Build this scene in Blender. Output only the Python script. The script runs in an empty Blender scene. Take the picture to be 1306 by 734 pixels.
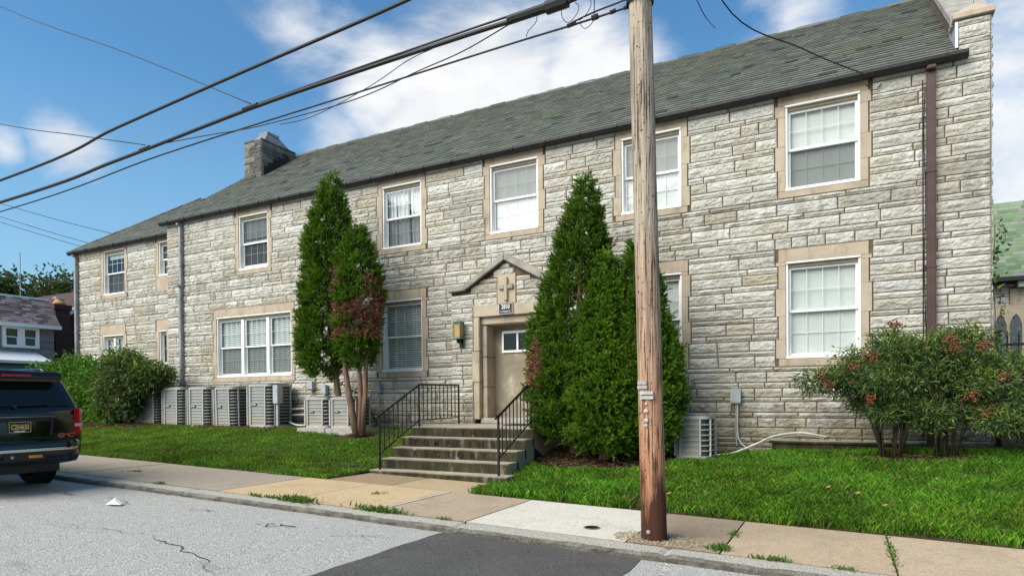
import bpy, bmesh, math, random
import numpy as np
from mathutils import Vector, Matrix

R = math.radians
rng = np.random.default_rng(7)
random.seed(7)
scene = bpy.context.scene
col = scene.collection

# ------------------------------------------------------------------ camera
cam_d = bpy.data.cameras.new('camera')
cam = bpy.data.objects.new('camera', cam_d)
col.objects.link(cam)
cr = Vector((0.88652773, 0.46260351, -0.00815906))
cu = Vector((0.00350286, 0.01092326, 0.9999342))
cf = Vector((-0.46266219, 0.88649798, -0.00806333))
cam.matrix_world = Matrix(((cr.x, cu.x, -cf.x, 0.0), (cr.y, cu.y, -cf.y, -12.1), (cr.z, cu.z, -cf.z, 1.595), (0, 0, 0, 1)))
cam_d.sensor_width = 36.0
cam_d.lens = 810.74 / 1306 * 36
cam_d.shift_y = (514.454 - 367.0) / 1306
cam_d.clip_start = 0.05
cam_d.clip_end = 2000
scene.camera = cam

# ------------------------------------------------------------------ world, sun, exposure
SUN_EL, SUN_AZ = 40.0, 207.0          # azimuth clockwise from +Y; light comes from the left behind the camera
world = bpy.data.worlds.new("World")
scene.world = world
world.use_nodes = True
nt = world.node_tree
nt.nodes.clear()
def wn(t, **k):
    n = nt.nodes.new(t)
    for a, b in k.items():
        setattr(n, a, b)
    return n
def wl(a, b):
    nt.links.new(a, b)
def wmath(op, a, b=None, c=None, clamp=False):
    n = wn('ShaderNodeMath', operation=op, use_clamp=clamp)
    for i, v in enumerate((a, b, c)):
        if v is None: continue
        if isinstance(v, (int, float)): n.inputs[i].default_value = v
        else: wl(v, n.inputs[i])
    return n.outputs[0]
sky = wn('ShaderNodeTexSky', sky_type='NISHITA')
sky.sun_disc = False
sky.sun_elevation = R(SUN_EL)
sky.sun_rotation = R(SUN_AZ)
sky.altitude = 0
sky.air_density = 1.0
sky.dust_density = 1.2
sky.ozone_density = 2.0
tc = wn('ShaderNodeTexCoord')
nrm = wn('ShaderNodeVectorMath', operation='NORMALIZE')
wl(tc.outputs['Generated'], nrm.inputs[0])
D_ = nrm.outputs[0]
mp = wn('ShaderNodeMapping')
mp.inputs['Scale'].default_value = (1.0, 1.0, 2.0)
wl(D_, mp.inputs['Vector'])
n1 = wn('ShaderNodeTexNoise'); n1.inputs['Scale'].default_value = 5.0; n1.inputs['Detail'].default_value = 9; n1.inputs['Roughness'].default_value = 0.56
n1.inputs['Distortion'].default_value = 0.25
wl(mp.outputs[0], n1.inputs['Vector'])
n2 = wn('ShaderNodeTexNoise'); n2.inputs['Scale'].default_value = 2.2; n2.inputs['Detail'].default_value = 6
wl(mp.outputs[0], n2.inputs['Vector'])
BL = [((-0.446, 0.783, 0.420), 0.15, 1.0), ((-0.306, 0.847, 0.425), 0.12, 0.95), ((-0.56, 0.70, 0.432), 0.085, 0.75),
      ((-0.628, 0.68, 0.372), 0.05, 0.55), ((-0.836, 0.451, 0.312), 0.05, 0.80), ((-0.633, 0.601, 0.489), 0.065, 0.62),
      ((0.176, 0.941, 0.27), 0.12, 0.75), ((0.169, 0.897, 0.41), 0.11, 0.62), ((-0.065, 0.875, 0.50), 0.13, 0.40),
      ((-0.872, 0.385, 0.30), 0.028, 0.6), ((0.5, 0.8, 0.3), 0.3, 0.7), ((-0.52, 0.745, 0.385), 0.09, 0.85), ((-0.35, 0.80, 0.50), 0.10, 0.50), ((-0.60, 0.63, 0.47), 0.09, 0.45),
      ((0.0, -0.80, 0.45), 0.62, 0.95), ((-0.6, -0.6, 0.6), 0.4, 0.8)]  # last two: unseen clouds behind the camera, added for neutral soft frontal light
acc = None
for c, w, a in BL:
    d = wn('ShaderNodeVectorMath', operation='DISTANCE')
    wl(D_, d.inputs[0]); d.inputs[1].default_value = Vector(c).normalized()
    g = wn('ShaderNodeMapRange', interpolation_type='SMOOTHSTEP')
    wl(d.outputs['Value'], g.inputs['Value'])
    g.inputs['From Min'].default_value = 0.0; g.inputs['From Max'].default_value = w * 1.7
    g.inputs['To Min'].default_value = a; g.inputs['To Max'].default_value = 0.0
    acc = g.outputs[0] if acc is None else wmath('MAXIMUM', acc, g.outputs[0])
nz = wmath('MULTIPLY_ADD', n1.outputs[0], 1.35, -0.72)
low = wmath('MULTIPLY_ADD', n2.outputs[0], 0.5, -0.28)
dens = wmath('ADD', wmath('ADD', acc, nz), low)
cm = wn('ShaderNodeMapRange', interpolation_type='SMOOTHSTEP')
wl(dens, cm.inputs['Value']); cm.inputs['From Min'].default_value = 0.14; cm.inputs['From Max'].default_value = 0.78
cm.inputs['To Max'].default_value = 0.95
shade = wn('ShaderNodeMapRange')
wl(n1.outputs[0], shade.inputs['Value']); shade.inputs['From Min'].default_value = 0.35; shade.inputs['From Max'].default_value = 0.65
cc = wn('ShaderNodeMixRGB')
cc.inputs[1].default_value = (4.9, 5.0, 5.2, 1); cc.inputs[2].default_value = (6.4, 6.35, 6.3, 1)
wl(shade.outputs[0], cc.inputs[0])
tint = wn('ShaderNodeMixRGB', blend_type='MULTIPLY'); tint.inputs[0].default_value = 1.0
tint.inputs[2].default_value = (0.58, 0.98, 1.12, 1)
wl(sky.outputs[0], tint.inputs[1])
sep = wn('ShaderNodeSeparateXYZ'); wl(D_, sep.inputs[0])
hz = wn('ShaderNodeMapRange'); wl(sep.outputs[2], hz.inputs['Value']); hz.inputs['From Min'].default_value = 0.0; hz.inputs['From Max'].default_value = 0.42
hz.inputs['To Min'].default_value = 0.75; hz.inputs['To Max'].default_value = 0.0
tint2 = wn('ShaderNodeMixRGB'); wl(hz.outputs[0], tint2.inputs[0]); wl(tint.outputs[0], tint2.inputs[1]); tint2.inputs[2].default_value = (2.3, 3.6, 4.6, 1)
mixc = wn('ShaderNodeMixRGB')
wl(cm.outputs[0], mixc.inputs[0]); wl(tint2.outputs[0], mixc.inputs[1]); wl(cc.outputs[0], mixc.inputs[2])
bg = wn('ShaderNodeBackground'); bg.inputs['Strength'].default_value = 0.092
wl(mixc.outputs[0], bg.inputs['Color'])
wo = wn('ShaderNodeOutputWorld'); wl(bg.outputs[0], wo.inputs['Surface'])

sun_d = bpy.data.lights.new('sun', 'SUN')
sun_d.energy = 3.0
sun_d.angle = R(50)
sun_d.color = (1.0, 0.94, 0.85)
sun = bpy.data.objects.new('sun', sun_d)
col.objects.link(sun)
az, el = R(SUN_AZ), R(SUN_EL)
sdir = Vector((math.sin(az) * math.cos(el), math.cos(az) * math.cos(el), math.sin(el)))
sun.rotation_euler = sdir.to_track_quat('Z', 'Y').to_euler()

vs = scene.view_settings
vs.view_transform = 'Standard'
vs.look = 'None'
vs.gamma = 1.0
vs.use_curve_mapping = False
vs.exposure = 0.85

# ------------------------------------------------------------------ helpers: tags and meshes
def tag(o, label=None, cat=None, group=None, kind=None):
    if label: o['label'] = label
    if cat: o['category'] = cat
    if group: o['group'] = group
    if kind: o['kind'] = kind
    return o

def root(name, label, cat, loc=(0, 0, 0), rz=0.0, group=None):
    o = bpy.data.objects.new(name, None)
    o.empty_display_size = 0.2
    col.objects.link(o)
    o.location = loc
    o.rotation_euler = (0, 0, rz)
    return tag(o, label, cat, group)

def root_loc(o):
    v = Vector((0, 0, 0))
    while o is not None:
        v += o.location
        o = o.parent
    return v

class MB:
    """collects geometry; coordinates are world unless build(local=True)"""
    def __init__(s):
        s.v = []; s.f = []; s.m = []; s.a = []
        s.mi = 0; s.att = 0.5
    def add(s, vs, fs):
        b = len(s.v)
        s.v.extend([tuple(p) for p in vs])
        for f in fs:
            s.f.append([b + i for i in f]); s.m.append(s.mi); s.a.append(s.att)
    def box(s, x0, x1, y0, y1, z0, z1):
        s.add([(x0, y0, z0), (x1, y0, z0), (x1, y1, z0), (x0, y1, z0), (x0, y0, z1), (x1, y0, z1), (x1, y1, z1), (x0, y1, z1)],
              [(0, 3, 2, 1), (4, 5, 6, 7), (0, 1, 5, 4), (1, 2, 6, 5), (2, 3, 7, 6), (3, 0, 4, 7)])
    def quad(s, a, b, c, d):
        s.add([a, b, c, d], [(0, 1, 2, 3)])
    def prism(s, pts, axis, a0, a1):
        """polygon pts in the two other axes, extruded along axis"""
        n = len(pts)
        def mk(p, t):
            if axis == 'y': return (p[0], t, p[1])
            if axis == 'x': return (t, p[0], p[1])
            return (p[0], p[1], t)
        vs = [mk(p, a0) for p in pts] + [mk(p, a1) for p in pts]
        fs = [tuple(range(n)), tuple(range(2 * n - 1, n - 1, -1))]
        for i in range(n):
            j = (i + 1) % n
            fs.append((i, i + n, j + n, j))
        s.add(vs, fs)
    def tube(s, pts, r, n=8, cap=True):
        pts = [Vector(p) for p in pts]
        rs = r if isinstance(r, (list, tuple)) else [r] * len(pts)
        vs = []; fs = []
        up = Vector((0, 0, 1))
        prev = None
        for i, p in enumerate(pts):
            t = (pts[min(i + 1, len(pts) - 1)] - pts[max(i - 1, 0)])
            if t.length < 1e-9: t = Vector((0, 0, 1))
            t.normalize()
            if prev is None:
                a = t.cross(up if abs(t.z) < 0.95 else Vector((1, 0, 0))).normalized()
            else:
                a = (prev - t * prev.dot(t))
                a = a.normalized() if a.length > 1e-6 else t.orthogonal().normalized()
            prev = a
            b = t.cross(a)
            for k in range(n):
                q = 2 * math.pi * k / n
                vs.append(p + (a * math.cos(q) + b * math.sin(q)) * rs[i])
        for i in range(len(pts) - 1):
            for k in range(n):
                k2 = (k + 1) % n
                fs.append((i * n + k, i * n + k2, (i + 1) * n + k2, (i + 1) * n + k))
        if cap:
            fs.append(tuple(range(n - 1, -1, -1)))
            fs.append(tuple(range((len(pts) - 1) * n, len(pts) * n)))
        s.add(vs, fs)
    def lathe(s, prof, c, axis='z', n=24, cap=True):
        """prof: list of (radius, height)"""
        vs = []; fs = []
        for r, h in prof:
            for k in range(n):
                q = 2 * math.pi * k / n
                a, b = r * math.cos(q), r * math.sin(q)
                p = {'z': (a, b, h), 'y': (a, h, b), 'x': (h, a, b)}[axis]
                vs.append((c[0] + p[0], c[1] + p[1], c[2] + p[2]))
        for i in range(len(prof) - 1):
            for k in range(n):
                k2 = (k + 1) % n
                fs.append((i * n + k, i * n + k2, (i + 1) * n + k2, (i + 1) * n + k))
        if cap:
            fs.append(tuple(range(n - 1, -1, -1)))
            fs.append(tuple(range((len(prof) - 1) * n, len(prof) * n)))
        s.add(vs, fs)
    def build(s, name, mat, parent=None, smooth=False, bevel=0.0, local=False, segs=2, auto=None):
        me = bpy.data.meshes.new(name)
        off = Vector((0, 0, 0)) if (local or parent is None) else root_loc(parent)
        me.from_pydata([(p[0] - off.x, p[1] - off.y, p[2] - off.z) for p in s.v], [], s.f)
        mats = mat if isinstance(mat, (list, tuple)) else [mat]
        for m_ in mats: me.materials.append(m_)
        me.polygons.foreach_set('material_index', s.m)
        at = me.attributes.new('rnd', 'FLOAT', 'FACE')
        at.data.foreach_set('value', s.a)
        if bevel > 0:
            bm = bmesh.new(); bm.from_mesh(me)
            bmesh.ops.recalc_face_normals(bm, faces=bm.faces)
            ed = [e for e in bm.edges if len(e.link_faces) == 2 and e.calc_face_angle(0) > 0.5]
            bmesh.ops.bevel(bm, geom=ed, offset=bevel, segments=segs, affect='EDGES', clamp_overlap=True)
            bm.to_mesh(me); bm.free()
        else:
            bm = bmesh.new(); bm.from_mesh(me)
            bmesh.ops.recalc_face_normals(bm, faces=bm.faces)
            bm.to_mesh(me); bm.free()
        if smooth:
            me.polygons.foreach_set('use_smooth', [True] * len(me.polygons))
        if auto:
            me.polygons.foreach_set('use_smooth', [True] * len(me.polygons))
            me.set_sharp_from_angle(angle=R(auto))
        me.update()
        o = bpy.data.objects.new(name, me)
        col.objects.link(o)
        if parent is not None: o.parent = parent
        return o

def np_mesh(name, V, F, mat, parent=None, rnd=None, vec=None, smooth=False, midx=None):
    """V (n,3) world coordinates, F (m,k) with k = 3 or 4"""
    V = np.asarray(V, dtype=np.float32)
    F = np.asarray(F, dtype=np.int32)
    if parent is not None:
        V = V - np.array(root_loc(parent), dtype=np.float32)
    me = bpy.data.meshes.new(name)
    k = F.shape[1]
    me.vertices.add(len(V)); me.vertices.foreach_set('co', V.ravel())
    me.loops.add(F.size); me.loops.foreach_set('vertex_index', F.ravel())
    me.polygons.add(len(F))
    me.polygons.foreach_set('loop_start', np.arange(0, F.size, k, dtype=np.int32))
    me.polygons.foreach_set('loop_total', np.full(len(F), k, dtype=np.int32))
    mats = mat if isinstance(mat, (list, tuple)) else [mat]
    for m_ in mats: me.materials.append(m_)
    if midx is not None: me.polygons.foreach_set('material_index', np.asarray(midx, dtype=np.int32))
    me.update(calc_edges=True)
    if rnd is not None:
        at = me.attributes.new('rnd', 'FLOAT', 'FACE'); at.data.foreach_set('value', np.asarray(rnd, dtype=np.float32))
    if vec is not None:
        at = me.attributes.new('col', 'FLOAT_VECTOR', 'FACE'); at.data.foreach_set('vector', np.asarray(vec, dtype=np.float32).ravel())
    me.polygons.foreach_set('use_smooth', np.full(len(F), smooth, dtype=bool))
    me.validate()
    o = bpy.data.objects.new(name, me)
    col.objects.link(o)
    if parent is not None: o.parent = parent
    return o

def copy_tree(o, parent=None):
    c = o.copy(); col.objects.link(c)
    if parent is not None: c.parent = parent
    for ch in [x for x in bpy.data.objects if x.parent == o]:
        copy_tree(ch, c)
    return c

def hash2(i, j, seed):
    n = (i.astype(np.int64) * 374761393 + j.astype(np.int64) * 668265263 + seed * 1442695041) & 0x7fffffff
    n = ((n ^ (n >> 13)) * 1274126177) & 0x7fffffff
    return ((n ^ (n >> 16)) & 0xffff) / 65535.0
def vnoise(x, y, seed=0):
    xi = np.floor(x); yi = np.floor(y)
    fx = x - xi; fy = y - yi
    fx = fx * fx * (3 - 2 * fx); fy = fy * fy * (3 - 2 * fy)
    a = hash2(xi, yi, seed); b = hash2(xi + 1, yi, seed); c = hash2(xi, yi + 1, seed); d = hash2(xi + 1, yi + 1, seed)
    return (a * (1 - fx) + b * fx) * (1 - fy) + (c * (1 - fx) + d * fx) * fy
def fbm(x, y, seed=0, o=4):
    r = 0; a = 0.5; t = 0
    for k in range(o):
        r = r + a * vnoise(x, y, seed + k * 17); t += a; a *= 0.5; x = x * 2.03 + 5.1; y = y * 2.03 + 1.7
    return r / t

# ------------------------------------------------------------------ helpers: materials
class NT:
    def __init__(s, name):
        s.mat = bpy.data.materials.new(name)
        s.mat.use_nodes = True
        s.t = s.mat.node_tree
        s.t.nodes.clear()
        s.out = s.n('ShaderNodeOutputMaterial')
        s.co = s.n('ShaderNodeTexCoord').outputs['Object']
    def n(s, t, **k):
        x = s.t.nodes.new(t)
        for a, b in k.items(): setattr(x, a, b)
        return x
    def l(s, a, b): s.t.links.new(a, b)
    def set(s, sock, v):
        if hasattr(v, 'is_output'): s.l(v, sock)
        elif isinstance(v, tuple) and len(v) == 3 and sock.type == 'RGBA': sock.default_value = (*v, 1)
        else: sock.default_value = v
    def noise(s, scale, detail=4, rough=0.55, stretch=None, dist=0.0, co=None):
        n = s.n('ShaderNodeTexNoise')
        n.inputs['Scale'].default_value = scale; n.inputs['Detail'].default_value = detail
        n.inputs['Roughness'].default_value = rough; n.inputs['Distortion'].default_value = dist
        c = co or s.co
        if stretch:
            m = s.n('ShaderNodeMapping'); m.inputs['Scale'].default_value = stretch
            s.l(c, m.inputs['Vector']); c = m.outputs[0]
        s.l(c, n.inputs['Vector'])
        return n.outputs[0]
    def ramp(s, f, stops):
        r = s.n('ShaderNodeValToRGB')
        e = r.color_ramp.elements
        while len(e) < len(stops): e.new(0.5)
        for i, (p, c) in enumerate(stops):
            e[i].position = p
            e[i].color = (*c, 1) if isinstance(c, tuple) else (c, c, c, 1)
        s.set(r.inputs[0], f)
        return r.outputs[0]
    def mix(s, f, a, b, mode='MIX'):
        m = s.n('ShaderNodeMixRGB', blend_type=mode)
        s.set(m.inputs[0], f); s.set(m.inputs[1], a); s.set(m.inputs[2], b)
        return m.outputs[0]
    def math(s, op, a, b=0.0, clamp=False):
        m = s.n('ShaderNodeMath', operation=op, use_clamp=clamp)
        s.set(m.inputs[0], a); s.set(m.inputs[1], b)
        return m.outputs[0]
    def attr(s, name, out='Fac'):
        a = s.n('ShaderNodeAttribute'); a.attribute_name = name
        return a.outputs[out]
    def pos(s):
        g = s.n('ShaderNodeNewGeometry'); x = s.n('ShaderNodeSeparateXYZ')
        s.l(g.outputs['Position'], x.inputs[0]); return x.outputs
    def wpos(s):
        return s.n('ShaderNodeNewGeometry').outputs['Position']
    def bsdf(s, color, rough=0.8, metal=0.0, bump=None, bstr=0.4, bdist=0.01, spec=0.4, coat=0.0, **kw):
        b = s.n('ShaderNodeBsdfPrincipled')
        s.set(b.inputs['Base Color'], color); s.set(b.inputs['Roughness'], rough); s.set(b.inputs['Metallic'], metal)
        b.inputs['Specular IOR Level'].default_value = spec
        b.inputs['Coat Weight'].default_value = coat
        for k_, v_ in kw.items(): s.set(b.inputs[k_], v_)
        if bump is not None:
            u = s.n('ShaderNodeBump'); u.inputs['Strength'].default_value = bstr; u.inputs['Distance'].default_value = bdist
            s.l(bump, u.inputs['Height']); s.l(u.outputs[0], b.inputs['Normal'])
        s.l(b.outputs[0], s.out.inputs['Surface'])
        s.b = b
        return s.mat

def simple(name, c, rough=0.6, metal=0.0, var=0.25, scale=8.0, bstr=0.15, coat=0.0, spec=0.4):
    t = NT(name)
    n = t.noise(scale, 5)
    n2 = t.noise(scale * 9, 3)
    d = tuple(x * (1 - var) for x in c); u = tuple(min(1, x * (1 + var * 0.6)) for x in c)
    k = t.ramp(n, [(0.3, d), (0.7, u)])
    return t.bsdf(k, rough, metal, bump=n2, bstr=bstr, bdist=0.003, coat=coat, spec=spec)

M = {}
# rock-faced wall stone
t = NT('rock_faced_stone')
rn = t.attr('rnd')
base = t.ramp(rn, [(0.0, (0.39, 0.37, 0.315)), (0.15, (0.49, 0.475, 0.42)), (0.4, (0.60, 0.59, 0.535)), (0.6, (0.55, 0.53, 0.46)), (0.8, (0.68, 0.675, 0.63)), (0.92, (0.51, 0.505, 0.47)), (1.0, (0.48, 0.43, 0.335))])
nA = t.noise(3.0, 6, 0.6); nB = t.noise(26, 6, 0.65); nC = t.noise(0.7, 5, 0.6)
c1 = t.mix(t.ramp(nA, [(0.42, 0.0), (0.68, 0.45)]), base, (0.36, 0.33, 0.25))
c1 = t.mix(t.ramp(nB, [(0.50, 0.0), (0.70, 0.62)]), c1, (0.17, 0.16, 0.135))
px, py, pz = t.pos()
lowz = t.n('ShaderNodeMapRange'); t.l(pz, lowz.inputs['Value'])
lowz.inputs['From Min'].default_value = 0.6; lowz.inputs['From Max'].default_value = 2.4
lowz.inputs['To Min'].default_value = 0.42; lowz.inputs['To Max'].default_value = 0.0
nS = t.noise(2.6, 7, 0.7, stretch=(1.0, 1.0, 0.8))
soot = t.math('ADD', nS, lowz.outputs[0])
svz = t.n('ShaderNodeMapRange'); t.l(pz, svz.inputs['Value']); svz.inputs['From Min'].default_value = 4.3; svz.inputs['From Max'].default_value = 5.05; svz.inputs['To Max'].default_value = 0.22
top = t.n('ShaderNodeMapRange'); t.l(pz, top.inputs['Value']); top.inputs['From Min'].default_value = 5.05; top.inputs['From Max'].default_value = 5.07; top.inputs['To Min'].default_value = 1.0; top.inputs['To Max'].default_value = 0.0
stk = t.math('ADD', t.noise(3.2, 5, 0.6, stretch=(1.6, 1.0, 0.18)), t.math('MULTIPLY', svz.outputs[0], top.outputs[0]))
c1 = t.mix(t.ramp(stk, [(0.60, 0.0), (0.86, 0.6)]), c1, (0.20, 0.185, 0.14))
c1 = t.mix(t.ramp(soot, [(0.66, 0.0), (0.92, 0.75)]), c1, (0.075, 0.066, 0.045))
c1 = t.mix(t.ramp(t.math('ADD', nC, t.math('MULTIPLY', lowz.outputs[0], 0.5)), [(0.52, 0.0), (0.78, 0.65)]), c1, (0.36, 0.31, 0.17))
M['stone'] = t.bsdf(c1, 0.9, bump=t.noise(38, 9, 0.75), bstr=1.0, bdist=0.022, spec=0.2)

t = NT('lime_mortar')
M['mortar'] = t.bsdf(t.ramp(t.noise(6, 5), [(0.3, (0.085, 0.06, 0.04)), (0.7, (0.16, 0.12, 0.08))]), 0.95, bump=t.noise(80, 4), bstr=0.4)

t = NT('tan_limestone')
nA = t.noise(2.5, 6); nB = t.noise(40, 4); nD = t.noise(3.5, 6, 0.7, stretch=(1.5, 1.5, 0.5))
k = t.ramp(nA, [(0.3, (0.345, 0.28, 0.205)), (0.7, (0.47, 0.395, 0.30))])
k = t.mix(t.ramp(nD, [(0.53, 0.0), (0.75, 0.78)]), k, (0.13, 0.108, 0.08))
k = t.mix(t.attr('rnd'), k, t.mix(0.5, k, (0.50, 0.43, 0.33)))
M['lime'] = t.bsdf(k, 0.85, bump=nB, bstr=0.25, bdist=0.004, spec=0.25)

t = NT('weathered_coping')
k = t.ramp(t.noise(5, 6, 0.65), [(0.3, (0.19, 0.178, 0.15)), (0.65, (0.37, 0.35, 0.305))])
M['coping'] = t.bsdf(k, 0.9, bump=t.noise(60, 5), bstr=0.35)

t = NT('roof_slate')
rn = t.attr('rnd')
k = t.ramp(rn, [(0.0, (0.055, 0.060, 0.051)), (0.3, (0.095, 0.102, 0.088)), (0.6, (0.13, 0.136, 0.118)), (0.85, (0.165, 0.168, 0.145)), (1.0, (0.04, 0.043, 0.038))])
nM = t.noise(0.9, 6, 0.65); nM2 = t.noise(11, 5, 0.6)
k = t.mix(t.ramp(t.math('ADD', t.math('MULTIPLY', nM, 0.6), t.math('MULTIPLY', nM2, 0.45)), [(0.53, 0.0), (0.68, 0.55)]), k, (0.125, 0.15, 0.05))
k = t.mix(t.ramp(t.noise(3.0, 6, 0.7, stretch=(1, 1.4, 1.4)), [(0.62, 0.0), (0.75, 0.5)]), k, (0.04, 0.042, 0.04))
M['slate'] = t.bsdf(k, 0.75, bump=t.noise(30, 5), bstr=0.4, bdist=0.006, spec=0.3)
t = NT('green_roof_slate')
k = t.ramp(t.attr('rnd'), [(0.0, (0.10, 0.15, 0.085)), (0.35, (0.15, 0.21, 0.12)), (0.7, (0.21, 0.26, 0.17)), (1.0, (0.20, 0.19, 0.19))])
M['slate_green'] = t.bsdf(k, 0.75, bump=t.noise(30, 5), bstr=0.3, spec=0.3)

M['gutter'] = simple('black_gutter_metal', (0.018, 0.018, 0.018), 0.45, 0.0, 0.4, 5, 0.2)
M['ds_brown'] = simple('brown_downspout_paint', (0.062, 0.033, 0.03), 0.5, 0, 0.25, 4, 0.1)
M['ds_grey'] = simple('grey_downspout_metal', (0.28, 0.29, 0.30), 0.45, 0.4, 0.35, 3, 0.1)
M['white'] = simple('white_window_vinyl', (0.80, 0.80, 0.77), 0.4, 0, 0.06, 3, 0.03)
M['soffit'] = simple('tan_window_head', (0.30, 0.25, 0.16), 0.8, 0, 0.2, 6)
M['blind'] = simple('white_blind_slat', (0.64, 0.64, 0.61), 0.55, 0, 0.05, 3, 0.03)
M['curtain'] = simple('white_curtain_cloth', (0.72, 0.72, 0.74), 0.85, 0, 0.12, 4, 0.1)
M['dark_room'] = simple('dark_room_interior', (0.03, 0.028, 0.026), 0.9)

def glass(name, tr=0.9, tint=(0.86, 0.9, 0.9), gl=0.10, screen=0.0):
    t = NT(name)
    tr_ = t.n('ShaderNodeBsdfTransparent'); tr_.inputs[0].default_value = (*tint, 1)
    g = t.n('ShaderNodeBsdfGlossy'); g.inputs['Roughness'].default_value = 0.03; g.inputs[0].default_value = (0.9, 0.95, 1, 1)
    fr = t.n('ShaderNodeLayerWeight'); fr.inputs[0].default_value = 0.5
    f = t.math('ADD', t.math('MULTIPLY', t.math('POWER', fr.outputs['Facing'], 4.0), 0.9), 0.035, clamp=True)
    m = t.n('ShaderNodeMixShader'); t.l(f, m.inputs[0]); t.l(tr_.outputs[0], m.inputs[1]); t.l(g.outputs[0], m.inputs[2])
    last = m
    if screen > 0:
        d = t.n('ShaderNodeBsdfDiffuse'); d.inputs[0].default_value = (0.10, 0.105, 0.105, 1)
        m2 = t.n('ShaderNodeMixShader'); m2.inputs[0].default_value = screen
        t.l(m.outputs[0], m2.inputs[1]); t.l(d.outputs[0], m2.inputs[2]); last = m2
    t.l(last.outputs[0], t.out.inputs['Surface'])
    return t.mat
M['glass'] = glass('window_glass')
M['screen'] = glass('window_glass_behind_screen', screen=0.45)

t = NT('weathered_concrete_steps')
px, py, pz = t.pos()
nA = t.noise(2.0, 6); nV = t.noise(7, 6, 0.65, stretch=(1.0, 1.0, 0.22)); nB = t.noise(50, 4)
k = t.ramp(nA, [(0.3, (0.30, 0.27, 0.20)), (0.7, (0.43, 0.385, 0.29))])
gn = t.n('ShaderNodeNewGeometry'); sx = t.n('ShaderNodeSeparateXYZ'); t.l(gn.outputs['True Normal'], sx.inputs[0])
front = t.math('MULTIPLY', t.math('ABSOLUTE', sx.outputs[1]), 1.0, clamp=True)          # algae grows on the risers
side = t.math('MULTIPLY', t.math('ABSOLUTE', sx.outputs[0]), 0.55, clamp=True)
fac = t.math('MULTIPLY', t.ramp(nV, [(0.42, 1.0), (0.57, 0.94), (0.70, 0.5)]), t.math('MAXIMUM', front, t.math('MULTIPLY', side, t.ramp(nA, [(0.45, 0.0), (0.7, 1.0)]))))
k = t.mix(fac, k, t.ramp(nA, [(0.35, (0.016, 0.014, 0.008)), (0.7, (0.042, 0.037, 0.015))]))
M['steps'] = t.bsdf(k, 0.92, bump=nB, bstr=0.4, bdist=0.006, spec=0.2)
M['letter'] = simple('dark_step_letter', (0.008, 0.008, 0.007), 0.9)  # near-black letter shapes on the risers
M['iron'] = simple('black_iron_paint', (0.012, 0.012, 0.013), 0.4, 0.2, 0.3, 12, 0.15)

t = NT('painted_plaster_door')
nA = t.noise(2.4, 6, 0.6)
k = t.ramp(nA, [(0.3, (0.17, 0.145, 0.10)), (0.60, (0.26, 0.225, 0.165)), (0.72, (0.42, 0.39, 0.33))])  # whole door toned down, the shade of its deep recess put into the colour
M['door'] = t.bsdf(k, 0.75, bump=t.noise(25, 4), bstr=0.15)

def ground_mat(name, dark, light, sc, rough=0.95, speck=0.5, spec_sc=220, bstr=0.5):
    t = NT(name)
    wp = t.wpos()
    nA = t.noise(0.6, 6, 0.6, co=wp); nB = t.noise(sc, 6, 0.65, co=wp); nC = t.noise(spec_sc, 2, 0.6, co=wp)
    k = t.mix(t.ramp(nA, [(0.35, 0.0), (0.7, 0.6)]), t.mix(t.ramp(nB, [(0.3, 0.0), (0.7, 1.0)]), dark, light), tuple((a + b) / 2 for a, b in zip(dark, light)))
    k = t.mix(speck, k, t.ramp(nC, [(0.38, tuple(x * 0.28 for x in dark)), (0.5, tuple((a + b) / 2 for a, b in zip(dark, light))), (0.62, tuple(min(1, x * 1.7) for x in light))]))
    return t, k, nC, bstr, rough
t, k, nC, b_, r_ = ground_mat('worn_asphalt', (0.315, 0.306, 0.28), (0.445, 0.432, 0.40), 5, speck=0.68, spec_sc=85)
wp = t.wpos()
k = t.mix(t.ramp(t.noise(1.1, 7, 0.7, stretch=(0.5, 1.6, 1), co=wp), [(0.60, 0.0), (0.80, 0.55)]), k, (0.10, 0.095, 0.085))
M['road'] = t.bsdf(k, 0.95, bump=nC, bstr=0.8, bdist=0.012, spec=0.2)
t, k, nC, b_, r_ = ground_mat('dark_asphalt_patch', (0.052, 0.050, 0.047), (0.115, 0.110, 0.10), 2.0, speck=0.5, spec_sc=90)
M['patch'] = t.bsdf(k, 0.9, bump=nC, bstr=0.7, bdist=0.01, spec=0.25)
t, k, nC, b_, r_ = ground_mat('sidewalk_concrete', (0.82, 0.80, 0.76), (1.0, 1.0, 1.0), 7, speck=0.42, spec_sc=60)
k = t.mix(1.0, k, t.attr('col', 'Color'), 'MULTIPLY')
wp = t.wpos()
k = t.mix(t.ramp(t.noise(2.3, 8, 0.72, co=wp), [(0.50, 0.0), (0.75, 0.55)]), k, t.mix(0.6, k, (0.13, 0.10, 0.07)))
M['walk'] = t.bsdf(k, 0.93, bump=nC, bstr=0.4, bdist=0.005, spec=0.2)
t, k, nC, b_, r_ = ground_mat('granite_kerb', (0.33, 0.31, 0.265), (0.47, 0.45, 0.39), 12, speck=0.5, spec_sc=90)
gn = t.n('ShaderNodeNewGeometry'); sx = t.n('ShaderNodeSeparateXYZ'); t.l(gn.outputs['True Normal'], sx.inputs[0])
k = t.mix(t.math('MULTIPLY', t.math('MULTIPLY', sx.outputs[1], -1.0, clamp=True), t.ramp(t.noise(5, 5, 0.7), [(0.3, 1.0), (0.7, 0.70)])), k, (0.045, 0.04, 0.033))  # street face painted darker as shade, making up for the frontal light
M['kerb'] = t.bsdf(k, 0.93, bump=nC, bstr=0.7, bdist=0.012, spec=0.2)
t = NT('lawn_soil')
wp = t.wpos()
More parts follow.
